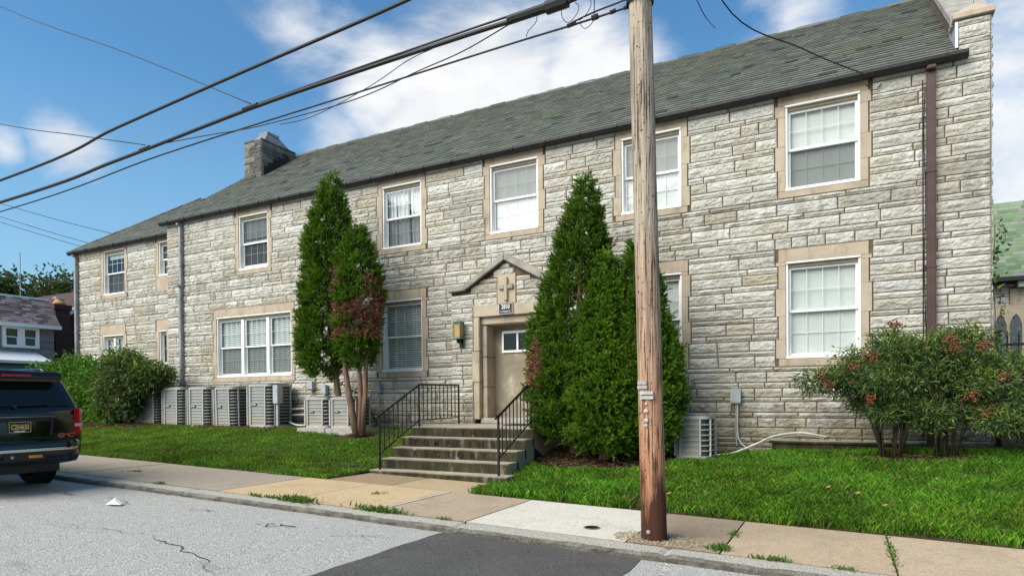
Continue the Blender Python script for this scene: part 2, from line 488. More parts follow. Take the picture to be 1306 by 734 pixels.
k = t.ramp(t.noise(7, 6, 0.7, co=wp), [(0.3, (0.028, 0.020, 0.012)), (0.55, (0.055, 0.040, 0.022)), (0.75, (0.10, 0.072, 0.04))])
M['soil'] = t.bsdf(k, 0.98, bump=t.noise(40, 6, co=wp), bstr=0.9, bdist=0.02, spec=0.1)
M['ground'] = simple('far_ground', (0.11, 0.11, 0.09), 0.95, 0, 0.3, 0.5)

def leaf_mat(name, rough=0.5, trans=0.25, spec=0.35):
    t = NT(name)
    c = t.attr('col', 'Color')
    b = t.n('ShaderNodeBsdfPrincipled'); t.l(c, b.inputs['Base Color']); b.inputs['Roughness'].default_value = rough
    b.inputs['Specular IOR Level'].default_value = spec
    tr = t.n('ShaderNodeBsdfTranslucent'); t.l(t.mix(1.0, c, (1.3, 1.35, 0.5), 'MULTIPLY'), tr.inputs[0])
    m = t.n('ShaderNodeMixShader'); m.inputs[0].default_value = trans
    t.l(b.outputs[0], m.inputs[1]); t.l(tr.outputs[0], m.inputs[2]); t.l(m.outputs[0], t.out.inputs['Surface'])
    return t.mat
M['leaf'] = leaf_mat('evergreen_foliage', 0.6, 0.22, 0.2)
M['leafy'] = leaf_mat('shrub_leaves', 0.42, 0.25, 0.4)
M['grass'] = leaf_mat('grass_blades', 0.6, 0.3, 0.2)
t = NT('reddish_bark')
M['bark'] = t.bsdf(t.ramp(t.noise(14, 6, 0.7, stretch=(1, 1, 0.15)), [(0.3, (0.075, 0.045, 0.03)), (0.7, (0.24, 0.15, 0.10))]), 0.95, bump=t.noise(30, 5, stretch=(1, 1, 0.12)), bstr=0.9, bdist=0.02)
t = NT('dark_stem_bark')
M['stem'] = t.bsdf(t.ramp(t.noise(20, 4), [(0.3, (0.03, 0.022, 0.016)), (0.7, (0.085, 0.06, 0.042))]), 0.95)
M['berry'] = simple('red_berries', (0.23, 0.055, 0.028), 0.45, 0, 0.4, 30)

t = NT('treated_pole_wood')
px, py, pz = t.pos()
g1 = t.noise(20, 8, 0.7, stretch=(1, 1, 0.05)); g2 = t.noise(55, 5, 0.6, stretch=(1, 1, 0.03)); g3 = t.noise(4, 4, 0.6, stretch=(1, 1, 0.25))
hi = t.n('ShaderNodeMapRange'); t.l(pz, hi.inputs['Value']); hi.inputs['From Min'].default_value = 0.7; hi.inputs['From Max'].default_value = 3.6
fresh = t.ramp(g1, [(0.3, (0.12, 0.045, 0.022)), (0.48, (0.36, 0.165, 0.085)), (0.72, (0.54, 0.35, 0.23))])
grey = t.ramp(g1, [(0.3, (0.16, 0.135, 0.105)), (0.5, (0.36, 0.30, 0.23)), (0.72, (0.54, 0.46, 0.36))])
k = t.mix(t.math('ADD', hi.outputs[0], t.math('MULTIPLY', t.math('SUBTRACT', g3, 0.5), 0.9), clamp=True), fresh, grey)
lo = t.n('ShaderNodeMapRange'); t.l(pz, lo.inputs['Value']); lo.inputs['From Min'].default_value = 0.1; lo.inputs['From Max'].default_value = 1.35
lo.inputs['To Min'].default_value = 0.55; lo.inputs['To Max'].default_value = 0.0
nD = t.math('ADD', t.math('MULTIPLY', t.noise(13, 5, 0.6, stretch=(1, 1, 0.09)), 0.75), t.math('MULTIPLY', t.noise(3, 3, 0.5), 0.25))
k = t.mix(t.ramp(t.math('ADD', nD, lo.outputs[0]), [(0.70, 0.0), (0.84, 0.95)]), k, (0.045, 0.014, 0.008))
k = t.mix(t.ramp(g2, [(0.38, 0.95), (0.47, 0.0)]), k, (0.03, 0.018, 0.012))
k = t.mix(t.ramp(t.noise(55, 2, 0.5, stretch=(1, 1, 0.5)), [(0.64, 0.0), (0.68, 0.9)]), k, (0.025, 0.017, 0.012))
M['pole'] = t.bsdf(k, 0.85, bump=t.mix(0.5, g1, g2), bstr=0.9, bdist=0.012, spec=0.25)
M['metal'] = simple('dull_metal_tag', (0.42, 0.42, 0.40), 0.45, 0.5, 0.3, 20)
M['cable'] = simple('black_cable_sheath', (0.012, 0.012, 0.013), 0.5, 0, 0.3, 10)

M['ac'] = simple('grey_cabinet_paint', (0.40, 0.40, 0.37), 0.5, 0.1, 0.12, 5, 0.08)
t = NT('sunlit_coil_front')
k = t.ramp(t.noise(4, 5, 0.65), [(0.3, (0.11, 0.115, 0.115)), (0.7, (0.21, 0.21, 0.205))])
sz = t.n('ShaderNodeSeparateXYZ'); t.l(t.co, sz.inputs[0])
dz = t.n('ShaderNodeMapRange'); t.l(sz.outputs[2], dz.inputs['Value']); dz.inputs['From Min'].default_value = 0.08; dz.inputs['From Max'].default_value = 0.42
dz.inputs['To Min'].default_value = 0.62; dz.inputs['To Max'].default_value = 0.0
k = t.mix(t.ramp(t.math('ADD', t.noise(3.5, 5, 0.6), dz.outputs[0]), [(0.72, 0.0), (0.95, 0.8)]), k, (0.27, 0.20, 0.11))
wv = t.n('ShaderNodeTexWave'); wv.inputs['Scale'].default_value = 30
t.l(t.co, wv.inputs['Vector'])
M['ac_sunlit'] = t.bsdf(t.mix(0.35, k, (0.42, 0.42, 0.40)), 0.55, 0.2, bump=wv.outputs[0], bstr=0.2, bdist=0.003)  # pale tone of the coil where sun falls on its front
t = NT('air_conditioner_fins')
M['coil'] = t.bsdf(t.ramp(t.noise(6, 4), [(0.3, (0.035, 0.036, 0.036)), (0.7, (0.075, 0.075, 0.075))]), 0.6, 0.3)  # same coil on its other sides, their shade put into the dark colour
M['ac_dark'] = simple('dark_fan_opening', (0.02, 0.02, 0.02), 0.6)
M['pad'] = simple('grey_concrete_pad', (0.36, 0.345, 0.31), 0.95, 0, 0.25, 6, 0.3)
M['conduit'] = simple('white_insulated_pipe', (0.62, 0.60, 0.54), 0.6, 0, 0.25, 8)
M['box'] = simple('grey_switch_box_paint', (0.37, 0.40, 0.42), 0.5, 0.1, 0.15, 8)

# car
t = NT('black_car_paint'); M['carblack'] = t.bsdf((0.003, 0.003, 0.0035), 0.15, coat=0.5, spec=0.4)
t = NT('tinted_car_glass'); M['carglass'] = t.bsdf((0.008, 0.008, 0.009), 0.05, spec=0.5)
t = NT('chrome_trim'); M['chrome'] = t.bsdf((0.62, 0.62, 0.62), 0.16, metal=1.0)
M['rubber'] = simple('tyre_rubber', (0.014, 0.014, 0.014), 0.85, 0, 0.3, 20)
M['plastic'] = simple('black_trim_plastic', (0.014, 0.014, 0.015), 0.5, 0, 0.2, 15)
t = NT('red_lamp_lens'); M['redlens'] = t.bsdf((0.42, 0.006, 0.012), 0.12, coat=0.6, spec=0.6)
t = NT('clear_lamp_lens'); M['clearlens'] = t.bsdf((0.45, 0.42, 0.42), 0.15, coat=0.5)
M['plate_blue'] = simple('dark_blue_plate', (0.010, 0.014, 0.030), 0.4, 0, 0.1)
M['gold'] = simple('gold_plate_letters', (0.72, 0.50, 0.14), 0.45, 0.0, 0.1)
M['redletter'] = simple('red_emblem_letters', (0.50, 0.03, 0.03), 0.35)
M['amber'] = simple('amber_tag', (0.62, 0.30, 0.03), 0.5)
M['plaque'] = simple('dark_enamel_sign', (0.014, 0.012, 0.016), 0.4)
M['signwhite'] = simple('white_sign_paint', (0.78, 0.76, 0.74), 0.5)
M['verdigris'] = simple('green_copper_lamp', (0.16, 0.24, 0.17), 0.6, 0.2, 0.3, 25)
t = NT('amber_lamp_glass'); M['lampglass'] = t.bsdf((0.42, 0.26, 0.07), 0.25, spec=0.5)
t = NT('dark_red_brick')
bk = t.n('ShaderNodeTexBrick'); bk.inputs['Scale'].default_value = 4.0
mpp = t.n('ShaderNodeMapping'); mpp.inputs['Rotation'].default_value = (R(90), 0, R(90)); t.l(t.co, mpp.inputs[0]); t.l(mpp.outputs[0], bk.inputs['Vector'])
bk.inputs['Color1'].default_value = (0.09, 0.035, 0.03, 1); bk.inputs['Color2'].default_value = (0.055, 0.028, 0.026, 1); bk.inputs['Mortar'].default_value = (0.07, 0.055, 0.05, 1)
M['brick'] = t.bsdf(bk.outputs[0], 0.9)
t = NT('grey_brown_stone_front')
bk = t.n('ShaderNodeTexBrick'); bk.inputs['Scale'].default_value = 3.2; bk.inputs['Mortar Size'].default_value = 0.03
mpp = t.n('ShaderNodeMapping'); mpp.inputs['Rotation'].default_value = (R(90), 0, R(90)); t.l(t.co, mpp.inputs[0]); t.l(mpp.outputs[0], bk.inputs['Vector'])
bk.inputs['Color1'].default_value = (0.24, 0.205, 0.18, 1); bk.inputs['Color2'].default_value = (0.40, 0.37, 0.33, 1); bk.inputs['Mortar'].default_value = (0.33, 0.30, 0.27, 1)
M['housestone'] = t.bsdf(t.mix(t.noise(6, 5), bk.outputs[0], (0.12, 0.10, 0.095)), 0.9, bump=bk.outputs[1], bstr=0.5)
t = NT('brown_roof_shingle')
M['shingle'] = t.bsdf(t.ramp(t.attr('rnd'), [(0.0, (0.10, 0.07, 0.068)), (0.5, (0.21, 0.16, 0.15)), (1.0, (0.36, 0.29, 0.27))]), 0.9)
M['awning'] = simple('white_awning_metal', (0.72, 0.74, 0.72), 0.45, 0, 0.08, 3)
M['awn_green'] = simple('green_awning_valance', (0.12, 0.19, 0.15), 0.6, 0, 0.3, 6)
M['terracotta'] = simple('terracotta_pot', (0.48, 0.26, 0.11), 0.8)
t = NT('leaded_church_glass')
vo = t.n('ShaderNodeTexVoronoi'); vo.inputs['Scale'].default_value = 9; t.l(t.co, vo.inputs['Vector'])
M['leaded'] = t.bsdf(t.ramp(vo.outputs[0], [(0.0, (0.20, 0.22, 0.25)), (0.4, (0.07, 0.08, 0.09))]), 0.25, spec=0.6)
M['flash'] = simple('pale_flashing_metal', (0.50, 0.54, 0.58), 0.4, 0.3, 0.2, 4)
M['paper'] = simple('white_paper', (0.78, 0.78, 0.74), 0.8)
M['leafdry'] = simple('dry_leaf', (0.34, 0.21, 0.10), 0.8, 0, 0.3, 40)

def text_mesh(name, body, size, depth, mat, parent, origin, xdir, ydir, align='CENTER', squash=1.0, bold=0.0):
    cu_ = bpy.data.curves.new('txt', 'FONT')
    cu_.body = body; cu_.size = size; cu_.extrude = depth; cu_.align_x = align; cu_.align_y = 'CENTER'
    cu_.offset = bold
    o = bpy.data.objects.new('txt', cu_); col.objects.link(o)
    bpy.context.view_layer.update()
    dg = bpy.context.evaluated_depsgraph_get()
    me = bpy.data.meshes.new_from_object(o.evaluated_get(dg))
    bpy.data.objects.remove(o); bpy.data.curves.remove(cu_)
    x = Vector(xdir).normalized(); y = Vector(ydir).normalized(); z = x.cross(y)
    off = root_loc(parent) if parent is not None else Vector((0, 0, 0))
    mat4 = Matrix(((x.x * squash, y.x, z.x, origin[0] - off.x), (x.y * squash, y.y, z.y, origin[1] - off.y), (x.z * squash, y.z, z.z, origin[2] - off.z), (0, 0, 0, 1)))
    me.transform(mat4)
    me.name = name
    me.materials.clear(); me.materials.append(mat)
    ob = bpy.data.objects.new(name, me); col.objects.link(ob)
    if parent is not None: ob.parent = parent
    return ob
# ================================================================== GROUND
def z0(x): return -0.0239 * (np.clip(x, -60, 40) + 1.03)
def zr(x): return z0(x) + 0.045
def zs(x): return z0(x) + 0.135
LX = [-30, -18, -12, -9, -7.5, -5, -2.5, 0, 2, 6, 12]
LZ = [1.05, .95, .91, .88, .82, .66, .55, .64, .70, .74, .74]
def lawn_z(x, y):
    x = np.asarray(x, float); y = np.asarray(y, float)
    ze = z0(x) + 0.125
    zw = np.interp(x, LX, LZ)
    t_ = np.clip((y + 4.25) / (4.25 - 0.9), 0, 1) ** 0.8
    d_ = np.where(x < -6.2, -7.53 - x, x + 4.86)
    near = np.exp(-(np.clip(d_, 0, 9) / np.where(x < -6.2, 1.5, 1.1)) ** 2) * np.clip((-1.2 - y) / 2.0, 0, 1)
    t_ = t_ * (1 - .85 * near)
    return ze + (zw - ze) * t_

def grid_sheet(name, xs, ys, zf, mat, keep=None, smooth=True, vec=None):
    X, Y = np.meshgrid(xs, ys, indexing='ij')
    V = np.stack([X, Y, zf(X, Y)], -1).reshape(-1, 3)
    ny = len(ys)
    i, j = np.meshgrid(np.arange(len(xs) - 1), np.arange(ny - 1), indexing='ij')
    F = np.stack([i * ny + j, (i + 1) * ny + j, (i + 1) * ny + j + 1, i * ny + j + 1], -1).reshape(-1, 4)
    if keep is not None:
        c = V[F].mean(1); F = F[keep(c[:, 0], c[:, 1])]
    return np_mesh(name, V, F, mat, smooth=smooth)

tag(grid_sheet('ground', np.array([-500., -60, -45, -25, 5, 25, 40, 500]), np.array([-400., -40, -6, 20, 60, 500]), lambda x, y: z0(x) - 0.12, M['ground'], smooth=False), kind='structure')
xs = np.concatenate([np.linspace(-60, -16, 30), np.linspace(-15.5, 6, 90), np.linspace(7, 40, 15)])
tag(grid_sheet('road', xs, np.linspace(-26, -6.19, 60), lambda x, y: zr(x) + 0.012 * (fbm(x * 0.9, y * 0.9, 3) - 0.5), M['road']), kind='structure')
# darker repaved patch, lying 5 mm above the road
px_ = np.linspace(-3.98, -1.70, 24); py_ = np.linspace(-20, -6.215, 60)
Xp, Yp = np.meshgrid(px_, py_, indexing='ij')
e_ = np.zeros_like(Xp); e_[0] = (fbm(Yp[0] * 4, Yp[0] * 0, 5) - .5) * 0.08; e_[-1] = (fbm(Yp[0] * 4, Yp[0] * 0 + 3, 6) - .5) * 0.08
Xp = Xp + e_
Vp = np.stack([Xp, Yp, zr(Xp) + 0.012 * (fbm(Xp * .9, Yp * .9, 3) - .5) + 0.006], -1).reshape(-1, 3)
i, j = np.meshgrid(np.arange(23), np.arange(59), indexing='ij')
Fp = np.stack([i * 60 + j, (i + 1) * 60 + j, (i + 1) * 60 + j + 1, i * 60 + j + 1], -1).reshape(-1, 4)
tag(np_mesh('asphalt_patch', Vp, Fp, M['patch'], smooth=True), kind='structure')
# cracks in the road surface
mb = MB()
def crack(x0, y0, x1, y1, w, seed, n=26):
    r_ = np.random.default_rng(seed)
    P = []
    for k in range(n + 1):
        u = k / n
        x = x0 + (x1 - x0) * u + (fbm(np.array([u * 7.0]), np.array([seed * 1.3]), seed)[0] - .5) * 0.35 + r_.normal(0, .012)
        y = y0 + (y1 - y0) * u + (fbm(np.array([u * 7.0 + 9]), np.array([seed * 2.3]), seed)[0] - .5) * 0.35 + r_.normal(0, .012)
        P.append((x, y, .55 * w * (0.3 + r_.random()) * min(1, 4 * u, 4 * (1 - u) + .1)))
    for a, b in zip(P[:-1], P[1:]):
        za = float(zr(np.array(a[0]))) + 0.009; zb = float(zr(np.array(b[0]))) + 0.009
        mb.quad((a[0], a[1] - a[2], za), (b[0], b[1] - b[2], zb), (b[0], b[1] + b[2], zb), (a[0], a[1] + a[2], za))
for c in [(-6.6, -7.9, -4.7, -8.5, .012, 1), (-9.3, -6.75, -8.4, -7.0, .012, 2), (-6.1, -6.9, -5.6, -6.95, .02, 3), (-10.4, -6.9, -9.7, -6.95, .016, 4), (-5.0, -7.0, -4.2, -6.7, .010, 5), (-8.2, -8.2, -6.6, -7.9, .008, 6), (-7.4, -6.7, -7.0, -6.72, .015, 7), (-1.5, -7.5, 0.6, -7.1, .008, 9)]:
    crack(*c)
t = NT('crack_tar'); tag(mb.build('road_cracks', t.bsdf((0.035, 0.033, 0.03), 0.9)), kind='structure')

# kerb: long granite blocks with a rough face
def kerb():
    xs = np.arange(-40, 16, 0.05); prof = [(-6.2, -0.06), (-6.2, 0.0), (-6.2, .045), (-6.197, .085), (-6.18, .118), (-6.13, .127), (-6.05, .13), (-5.975, .131), (-5.975, -.06)]
    nb = len(prof)
    V = np.zeros((len(xs), nb, 3))
    for k, (y, z) in enumerate(prof):
        nse = (fbm(xs * 5, xs * 0 + k * 0.8, 11, 5) - .5)
        edge = fbm(xs * 1.1, xs * 0, 31, 3) - .5
        V[:, k, 0] = xs
        V[:, k, 1] = y + (nse * 0.05 + edge * 0.03 if 0 < k < 6 else 0)
        V[:, k, 2] = z0(xs) + z + (nse * 0.02 if 3 <= k <= 6 else 0)
    jx = np.abs(((xs + 0.35) % 2.3) - 1.15) < 0.026
    V[jx, 2:8, 2] -= 0.02
    i, j = np.meshgrid(np.arange(len(xs) - 1), np.arange(nb - 1), indexing='ij')
    F = np.stack([i * nb + j, (i + 1) * nb + j, (i + 1) * nb + j + 1, i * nb + j + 1], -1).reshape(-1, 4)
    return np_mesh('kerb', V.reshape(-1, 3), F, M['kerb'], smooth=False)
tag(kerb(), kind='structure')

# sidewalk: one slab after another, each with its own concrete colour
def sidewalk():
    jx = [-40, -34, -28, -24, -20, -16.5, -13.45, -11.65, -9.98, -8.0, -6.6, -5.19, -3.813, -1.94, -1.034, .397, 1.85, 3.3, 5, 7, 9, 12, 16]
    cols = {-8.0: (.60, .45, .27), -6.6: (.61, .46, .28), -5.19: (.47, .37, .265), -3.813: (.70, .66, .57), -1.94: (.37, .29, .20), -1.034: (.52, .40, .275), .397: (.54, .425, .295), 1.85: (.53, .42, .295)}
    V = []; F = []; C = []
    def slab(x0, x1, y0, y1, c, dz=0.0, n=10):
        g = 0.008
        gx = np.linspace(x0 + g, x1 - g, n); gy = np.linspace(y0 + g, y1 - g, n)
        X, Y = np.meshgrid(gx, gy, indexing='ij')
        Z = zs(X) + dz + 0.008 * (fbm(X * 1.3, Y * 1.3, 8) - .5)
        b = len(V) and sum(len(v) for v in V)
        top = np.stack([X, Y, Z], -1).reshape(-1, 3)
        V.append(top)
        i, j = np.meshgrid(np.arange(n - 1), np.arange(n - 1), indexing='ij')
        f = np.stack([i * n + j, (i + 1) * n + j, (i + 1) * n + j + 1, i * n + j + 1], -1).reshape(-1, 4) + b
        F.append(f); C.append(np.tile(c, (len(f), 1)))
        ring = [0, (n - 1) * n, n * n - 1, n - 1]
        low = top[ring] - np.array([0, 0, 0.1]); bb = b + len(top)
        V.append(low)
        for q in range(4):
            F.append(np.array([[b + ring[q], bb + q, bb + (q + 1) % 4, b + ring[(q + 1) % 4]]])); C.append(np.array([c]) * 0.5)
    for a, b in zip(jx[:-1], jx[1:]):
        c = cols.get(a, (.43 + .04 * math.sin(a * 7), .365 + .03 * math.sin(a * 7), .275))
        a2 = a + (0.085 if a == -5.19 else 0)
        slab(a2, b, -5.965, -4.23, c, 0.002 * math.sin(a * 13))
    slab(-5.19, -5.105, -5.965, -4.23, (.58, .55, .46), 0.004)
    slab(-7.56, -6.25, -4.225, -3.20, (.36, .27, .165)); slab(-6.25, -4.80, -4.225, -3.20, (.50, .385, .24))
    return np_mesh('sidewalk', np.concatenate(V), np.concatenate(F), M['walk'], vec=np.concatenate(C), smooth=False)
tag(sidewalk(), kind='structure')
mb = MB()
for k in range(-40, 16, 1):
    mb.quad((k, -5.97, zs(k) - .035), (k + 1, -5.97, zs(k + 1) - .035), (k + 1, -3.2, zs(k + 1) - .035), (k, -3.2, zs(k) - .035))
tag(mb.build('sidewalk_bed', M['soil']), kind='structure')

# lawn base
xs = np.unique(np.concatenate([np.linspace(-45, -25, 12), np.arange(-25, 3, 0.25), [-7.53, -4.86, 2.0], np.linspace(3, 30, 28)]))
ys = np.unique(np.concatenate([np.arange(-4.25, 0.6, 0.2), [-3.19, 0.6], np.linspace(1, 60, 30)]))
tag(grid_sheet('lawn_ground', xs, ys, lambda x, y: lawn_z(x, y) + 0.05 * (fbm(x * 1.5, y * 1.5, 9) - .5) * (y > -4.2),
               M['soil'], keep=lambda x, y: ~((x > -7.53) & (x < -4.86) & (y < -3.19)) & ~((x > -23.8) & (x < 2.0) & (y > 0.65) & (y < 8.5))), kind='structure')

# ================================================================== RECTORY BUILDING
B = root('stone_building', 'long two storey grey rock faced stone building with slate roof and tan window surrounds', 'building', (-8, 0, 0.6))
XL, XR = -17.86, 2.02          # main block
WXL, WY = -23.85, 0.6          # lower wing set back on the left
EAVE = 6.80
UZ = (5.176, 6.65); LZ_ = (2.264, 3.935)
UPP = [(-0.89, 0.26), (-3.85, -2.69), (-6.81, -5.65), (-9.76, -8.63), (-14.75, -13.63)]
BAY = (-7.70, -5.12)           # projecting entrance bay
DOOR = (-6.98, -5.65)          # opening in the bay
# -- courses: tall and short alternate; boundaries meet the window surrounds
def courses(za, zb, r_, pair=0.285):
    n = max(1, round((zb - za) / pair)); out = []; h = (zb - za) / n; z = za
    for k in range(n):
        a = h * (0.64 + r_.uniform(-.05, .06))
        out += [(z, z + a), (z + a, z + h)] if r_.random() < .85 else [(z, z + h - a), (z + h - a, z + h)]
        z += h
    return out
rc = np.random.default_rng(21)
marks = [0.25, 2.115, 4.165, 5.045, 6.845]
ROWS = []
for a, b in zip(marks[:-1], marks[1:]): ROWS += courses(a, b, rc)
TOPROWS = courses(6.845, 10.6, rc)
def teeth(z0_, z1_, seed):
    """jamb stones: alternate narrow and wide, boundaries on course lines"""
    zz = [r for r in ROWS if r[0] >= z0_ - .01 and r[1] <= z1_ + .01]
    cuts = [z0_]; wide = []
    k = 0
    while cuts[-1] < z1_ - 0.05:
        tgt = cuts[-1] + 0.46
        c = min([r[1] for r in zz if r[1] > cuts[-1] + .2] + [z1_], key=lambda q: abs(q - tgt))
        if z1_ - c < 0.2: c = z1_
        cuts.append(c); wide.append((k + seed) % 2); k += 1
    return list(zip(cuts[:-1], cuts[1:], wide))

openings = []     # blocked rectangles for stones: (plane, x0, x1, z0, z1)
holes = []        # holes in the mortar sheet
def window(x0, x1, za, zb, yw, style, cols_=4, mull=(), seed=0, sill=True, clip_right=None, head=None, single=False):
    hb = (5.045, 6.845) if za > 4.9 else (2.115, 4.165)
    sb, st = (hb[0] if sill else za - .12), (hb[1] if head is None else head)
    sw = 0.115
    plane = 'w' if yw > .3 else 'm'
    cr_ = clip_right if clip_right is not None else 1e9
    f = MB(); y = yw
    f.box(x0, x0 + .035, y - .004, y + .15, za + .03, zb - .03); f.box(x1 - .035, x1, y - .004, y + .15, za + .03, zb - .03)
    f.box(x0, x1, y - .028, y + .03, zb - .032, zb)                                   # white strip over the recess
    f.box(x0, x1, y - .03, y + .15, za - .012, za + .04)
    for m_ in mull: f.box(m_ - .055, m_ + .055, y + .03, y + .15, za + .04, zb - .10)
    fr = f.build('window', M['white'], B, bevel=.004)
    s = MB(); s.att = 0
    d0, d1 = y - .024, y + .20
    s.box(x0 - sw, x1 + sw, d0, d1, zb + .002, st - .006)
    if sill: s.box(x0 - sw, x1 + sw, d0, d1, sb + .006, za - .014)
    tl = teeth(sb, st, seed)
    for (a, b, w) in tl:
        if b <= za + .02 or a >= zb - .02: continue
        a2, b2 = max(a, za - .01), min(b, zb)
        ex = 0.045 if w else 0.0
        s.att = random.random() * .6
        s.box(x0 - sw - ex, x0 - .002, d0, d1, a2 + .0012, b2 - .0012)
        s.box(x1 + .002, x1 + sw + ex, d0, d1, a2 + .0012, b2 - .0012)
    sr = s.build('stone_surround', M['lime'], fr, bevel=.003)
    for (a, b, w) in tl:
        ex = 0.045 if (w and b > za + .02 and a < zb - .02) else 0.0
        openings.append((plane, x0 - sw - ex - .012, x1 + sw + ex + .012, a, b))
    holes.append((plane, x0 - .05, x1 + .05, za - .05, zb + .05))
    hd = MB(); hd.box(x0 + .036, x1 - .036, y + .03, y + .16, zb - .085, zb - .034); hd.build('head_board', M['soffit'], fr)
    bays = [x0 + .035] + [q for m_ in mull for q in (m_ - .055, m_ + .055)] + [x1 - .035]
    up = MB(); lo = MB(); g1 = MB(); g2 = MB(); bl = MB(); bl2 = MB()
    zt = zb - .086; zm = (za + zb) / 2 - .02; zbt = za + .04
    for q in range(0, len(bays), 2):
        a, b = bays[q], bays[q + 1]
        nn = cols_
        def sash(mb_, gm, u0, u1, yy, rail=.042, rows=2, mun=.011):
            mb_.box(a, a + rail, yy, yy + .03, u0, u1); mb_.box(b - rail, b, yy, yy + .035, u0, u1)
            mb_.box(a + rail, b - rail, yy, yy + .035, u0, u0 + rail); mb_.box(a + rail, b - rail, yy, yy + .035, u1 - rail, u1)
            w = (b - a - 2 * rail) / nn
            for k in range(1, nn):
                xx = a + rail + w * k; mb_.box(xx - mun / 2, xx + mun / 2, yy + .018, yy + .026, u0 + rail, u1 - rail)
            for k in range(1, rows):
                zz = u0 + rail + (u1 - u0 - 2 * rail) * k / rows
                mb_.box(a + rail, b - rail, yy + .0175, yy + .0255, zz - mun / 2, zz + mun / 2)
            gm.quad((a + rail, yy + .012, u0 + rail), (b - rail, yy + .012, u0 + rail), (b - rail, yy + .012, u1 - rail), (a + rail, yy + .012, u1 - rail))
        off = style.get('raise', 0)
        if single:
            sash(lo, g2, zbt, zt, y + .09, rows=2)
        else:
            sash(up, g1, zm - .02, zt, y + .075)
            sash(lo, g2, zbt + off, zm + .02 + off, y + .112)
        # blinds or curtains behind the panes
        kind = style['blind']
        ztop, zlow = zt, style.get('low', zbt)
        if kind == 'shade':
            bl.quad((a, y + .155, zlow), (b, y + .155, zlow), (b, y + .155, ztop), (a, y + .155, ztop))
        elif kind in ('slats', 'venetian'):
            p = .026 if kind == 'slats' else .052
            z = zlow; tilt = style.get('tilt', .55)
            while z < ztop:
                h = p * (.98 if kind == 'slats' else .80)
                bl.box(a + .01, b - .01, y + .155, y + .157, z, z + h * tilt)
                bl.quad((a + .01, y + .156, z + h * tilt), (b - .01, y + .156, z + h * tilt), (b - .01, y + .172, z + h), (a + .01, y + .172, z + h))
                z += p
            for k in (0.22, .78): xx = a + (b - a) * k; bl.box(xx - .01, xx + .01, y + .151, y + .153, zlow, ztop)
        elif kind == 'curtain':
            n = 60; gaps = style.get('gaps', ())
            for k in range(n):
                u0_, u1_ = k / n, (k + 1) / n
                if any(ga <= u0_ < gb for ga, gb in gaps): continue
                xa, xb = a + (b - a) * u0_, a + (b - a) * u1_
                fa = .02 * math.sin(u0_ * 45) + .012 * math.sin(u0_ * 101); fb = .02 * math.sin(u1_ * 45) + .012 * math.sin(u1_ * 101)
                sh = .05
                bl.quad((xa + sh, y + .18 + fa, zlow), (xb + sh, y + .18 + fb, zlow), (xb, y + .18 + fb, ztop), (xa, y + .18 + fa, ztop))
    if not single: up.build('upper_sash', M['white'], fr); g1.build('pane', M[style.get('g1', 'glass')], fr)
    lo.build('lower_sash', M['white'], fr); g2.build('pane', M[style.get('g2', 'glass')], fr)
    if bl.v: bl.build('curtain' if style['blind'] == 'curtain' else 'blind', M['curtain' if style['blind'] == 'curtain' else 'blind'], fr)
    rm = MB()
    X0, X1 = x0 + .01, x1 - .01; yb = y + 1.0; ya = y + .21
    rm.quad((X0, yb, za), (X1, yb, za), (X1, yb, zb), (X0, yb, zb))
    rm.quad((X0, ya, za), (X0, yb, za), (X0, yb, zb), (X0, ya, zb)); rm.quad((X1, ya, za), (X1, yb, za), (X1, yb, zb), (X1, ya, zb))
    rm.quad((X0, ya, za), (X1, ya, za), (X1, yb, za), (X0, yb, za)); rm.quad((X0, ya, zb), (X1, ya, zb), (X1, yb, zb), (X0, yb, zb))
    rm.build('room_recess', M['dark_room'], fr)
    return fr

window(*UPP[0], *UZ, 0, dict(blind='shade', g2='screen'), seed=0)
window(*UPP[1], *UZ, 0, dict(blind='shade', low=5.25, g1='screen'), seed=1)
window(*UPP[2], *UZ, 0, dict(blind='shade', low=5.24, g1='screen'), seed=0)
window(*UPP[3], *UZ, 0, dict(blind='curtain', gaps=((.02, .05), (.20, .25), (.56, .61)), g2='screen'), seed=1)
window(*UPP[4], *UZ, 0, dict(blind='slats', low=6.05, g1='screen', g2='screen', **{'raise': .05}), seed=0)
window(-0.89, 0.26, *LZ_, 0, dict(blind='slats', tilt=.97), seed=1)
window(-3.85, -2.69, *LZ_, 0, dict(blind='shade'), seed=0)
window(-9.80, -8.63, *LZ_, 0, dict(blind='venetian', tilt=.72), seed=1)
window(-15.70, -12.80, *LZ_, 0, dict(blind='venetian', tilt=.72, g2='screen'), cols_=4, mull=(-14.70, -13.72), seed=0)
window(-22.12, -20.95, *UZ, WY, dict(blind='shade', low=6.38, g2='screen'), seed=1)
window(-19.16, -18.45, 5.55, 6.62, WY, dict(blind='curtain', gaps=((.1, .5),)), cols_=2, seed=0)
window(-22.20, -21.05, 3.18, 3.82, WY, dict(blind='curtain'), cols_=2, mull=(-21.62,), seed=0, single=True, sill=False)
window(-19.18, -18.80, 2.75, 3.83, WY, dict(blind='none'), cols_=1, seed=1, single=True, sill=False)

# -- entrance bay and doorway
BY = -0.20
openings.append(('b', -7.14, -5.50, 1.0, 3.62)); openings.append(('b', -6.53, -6.08, 3.60, 4.24))
openings.append(('m', BAY[0], BAY[1], 0.2, 4.0)); holes.append(('m', BAY[0] + .01, BAY[1] - .01, 0.2, 3.97))

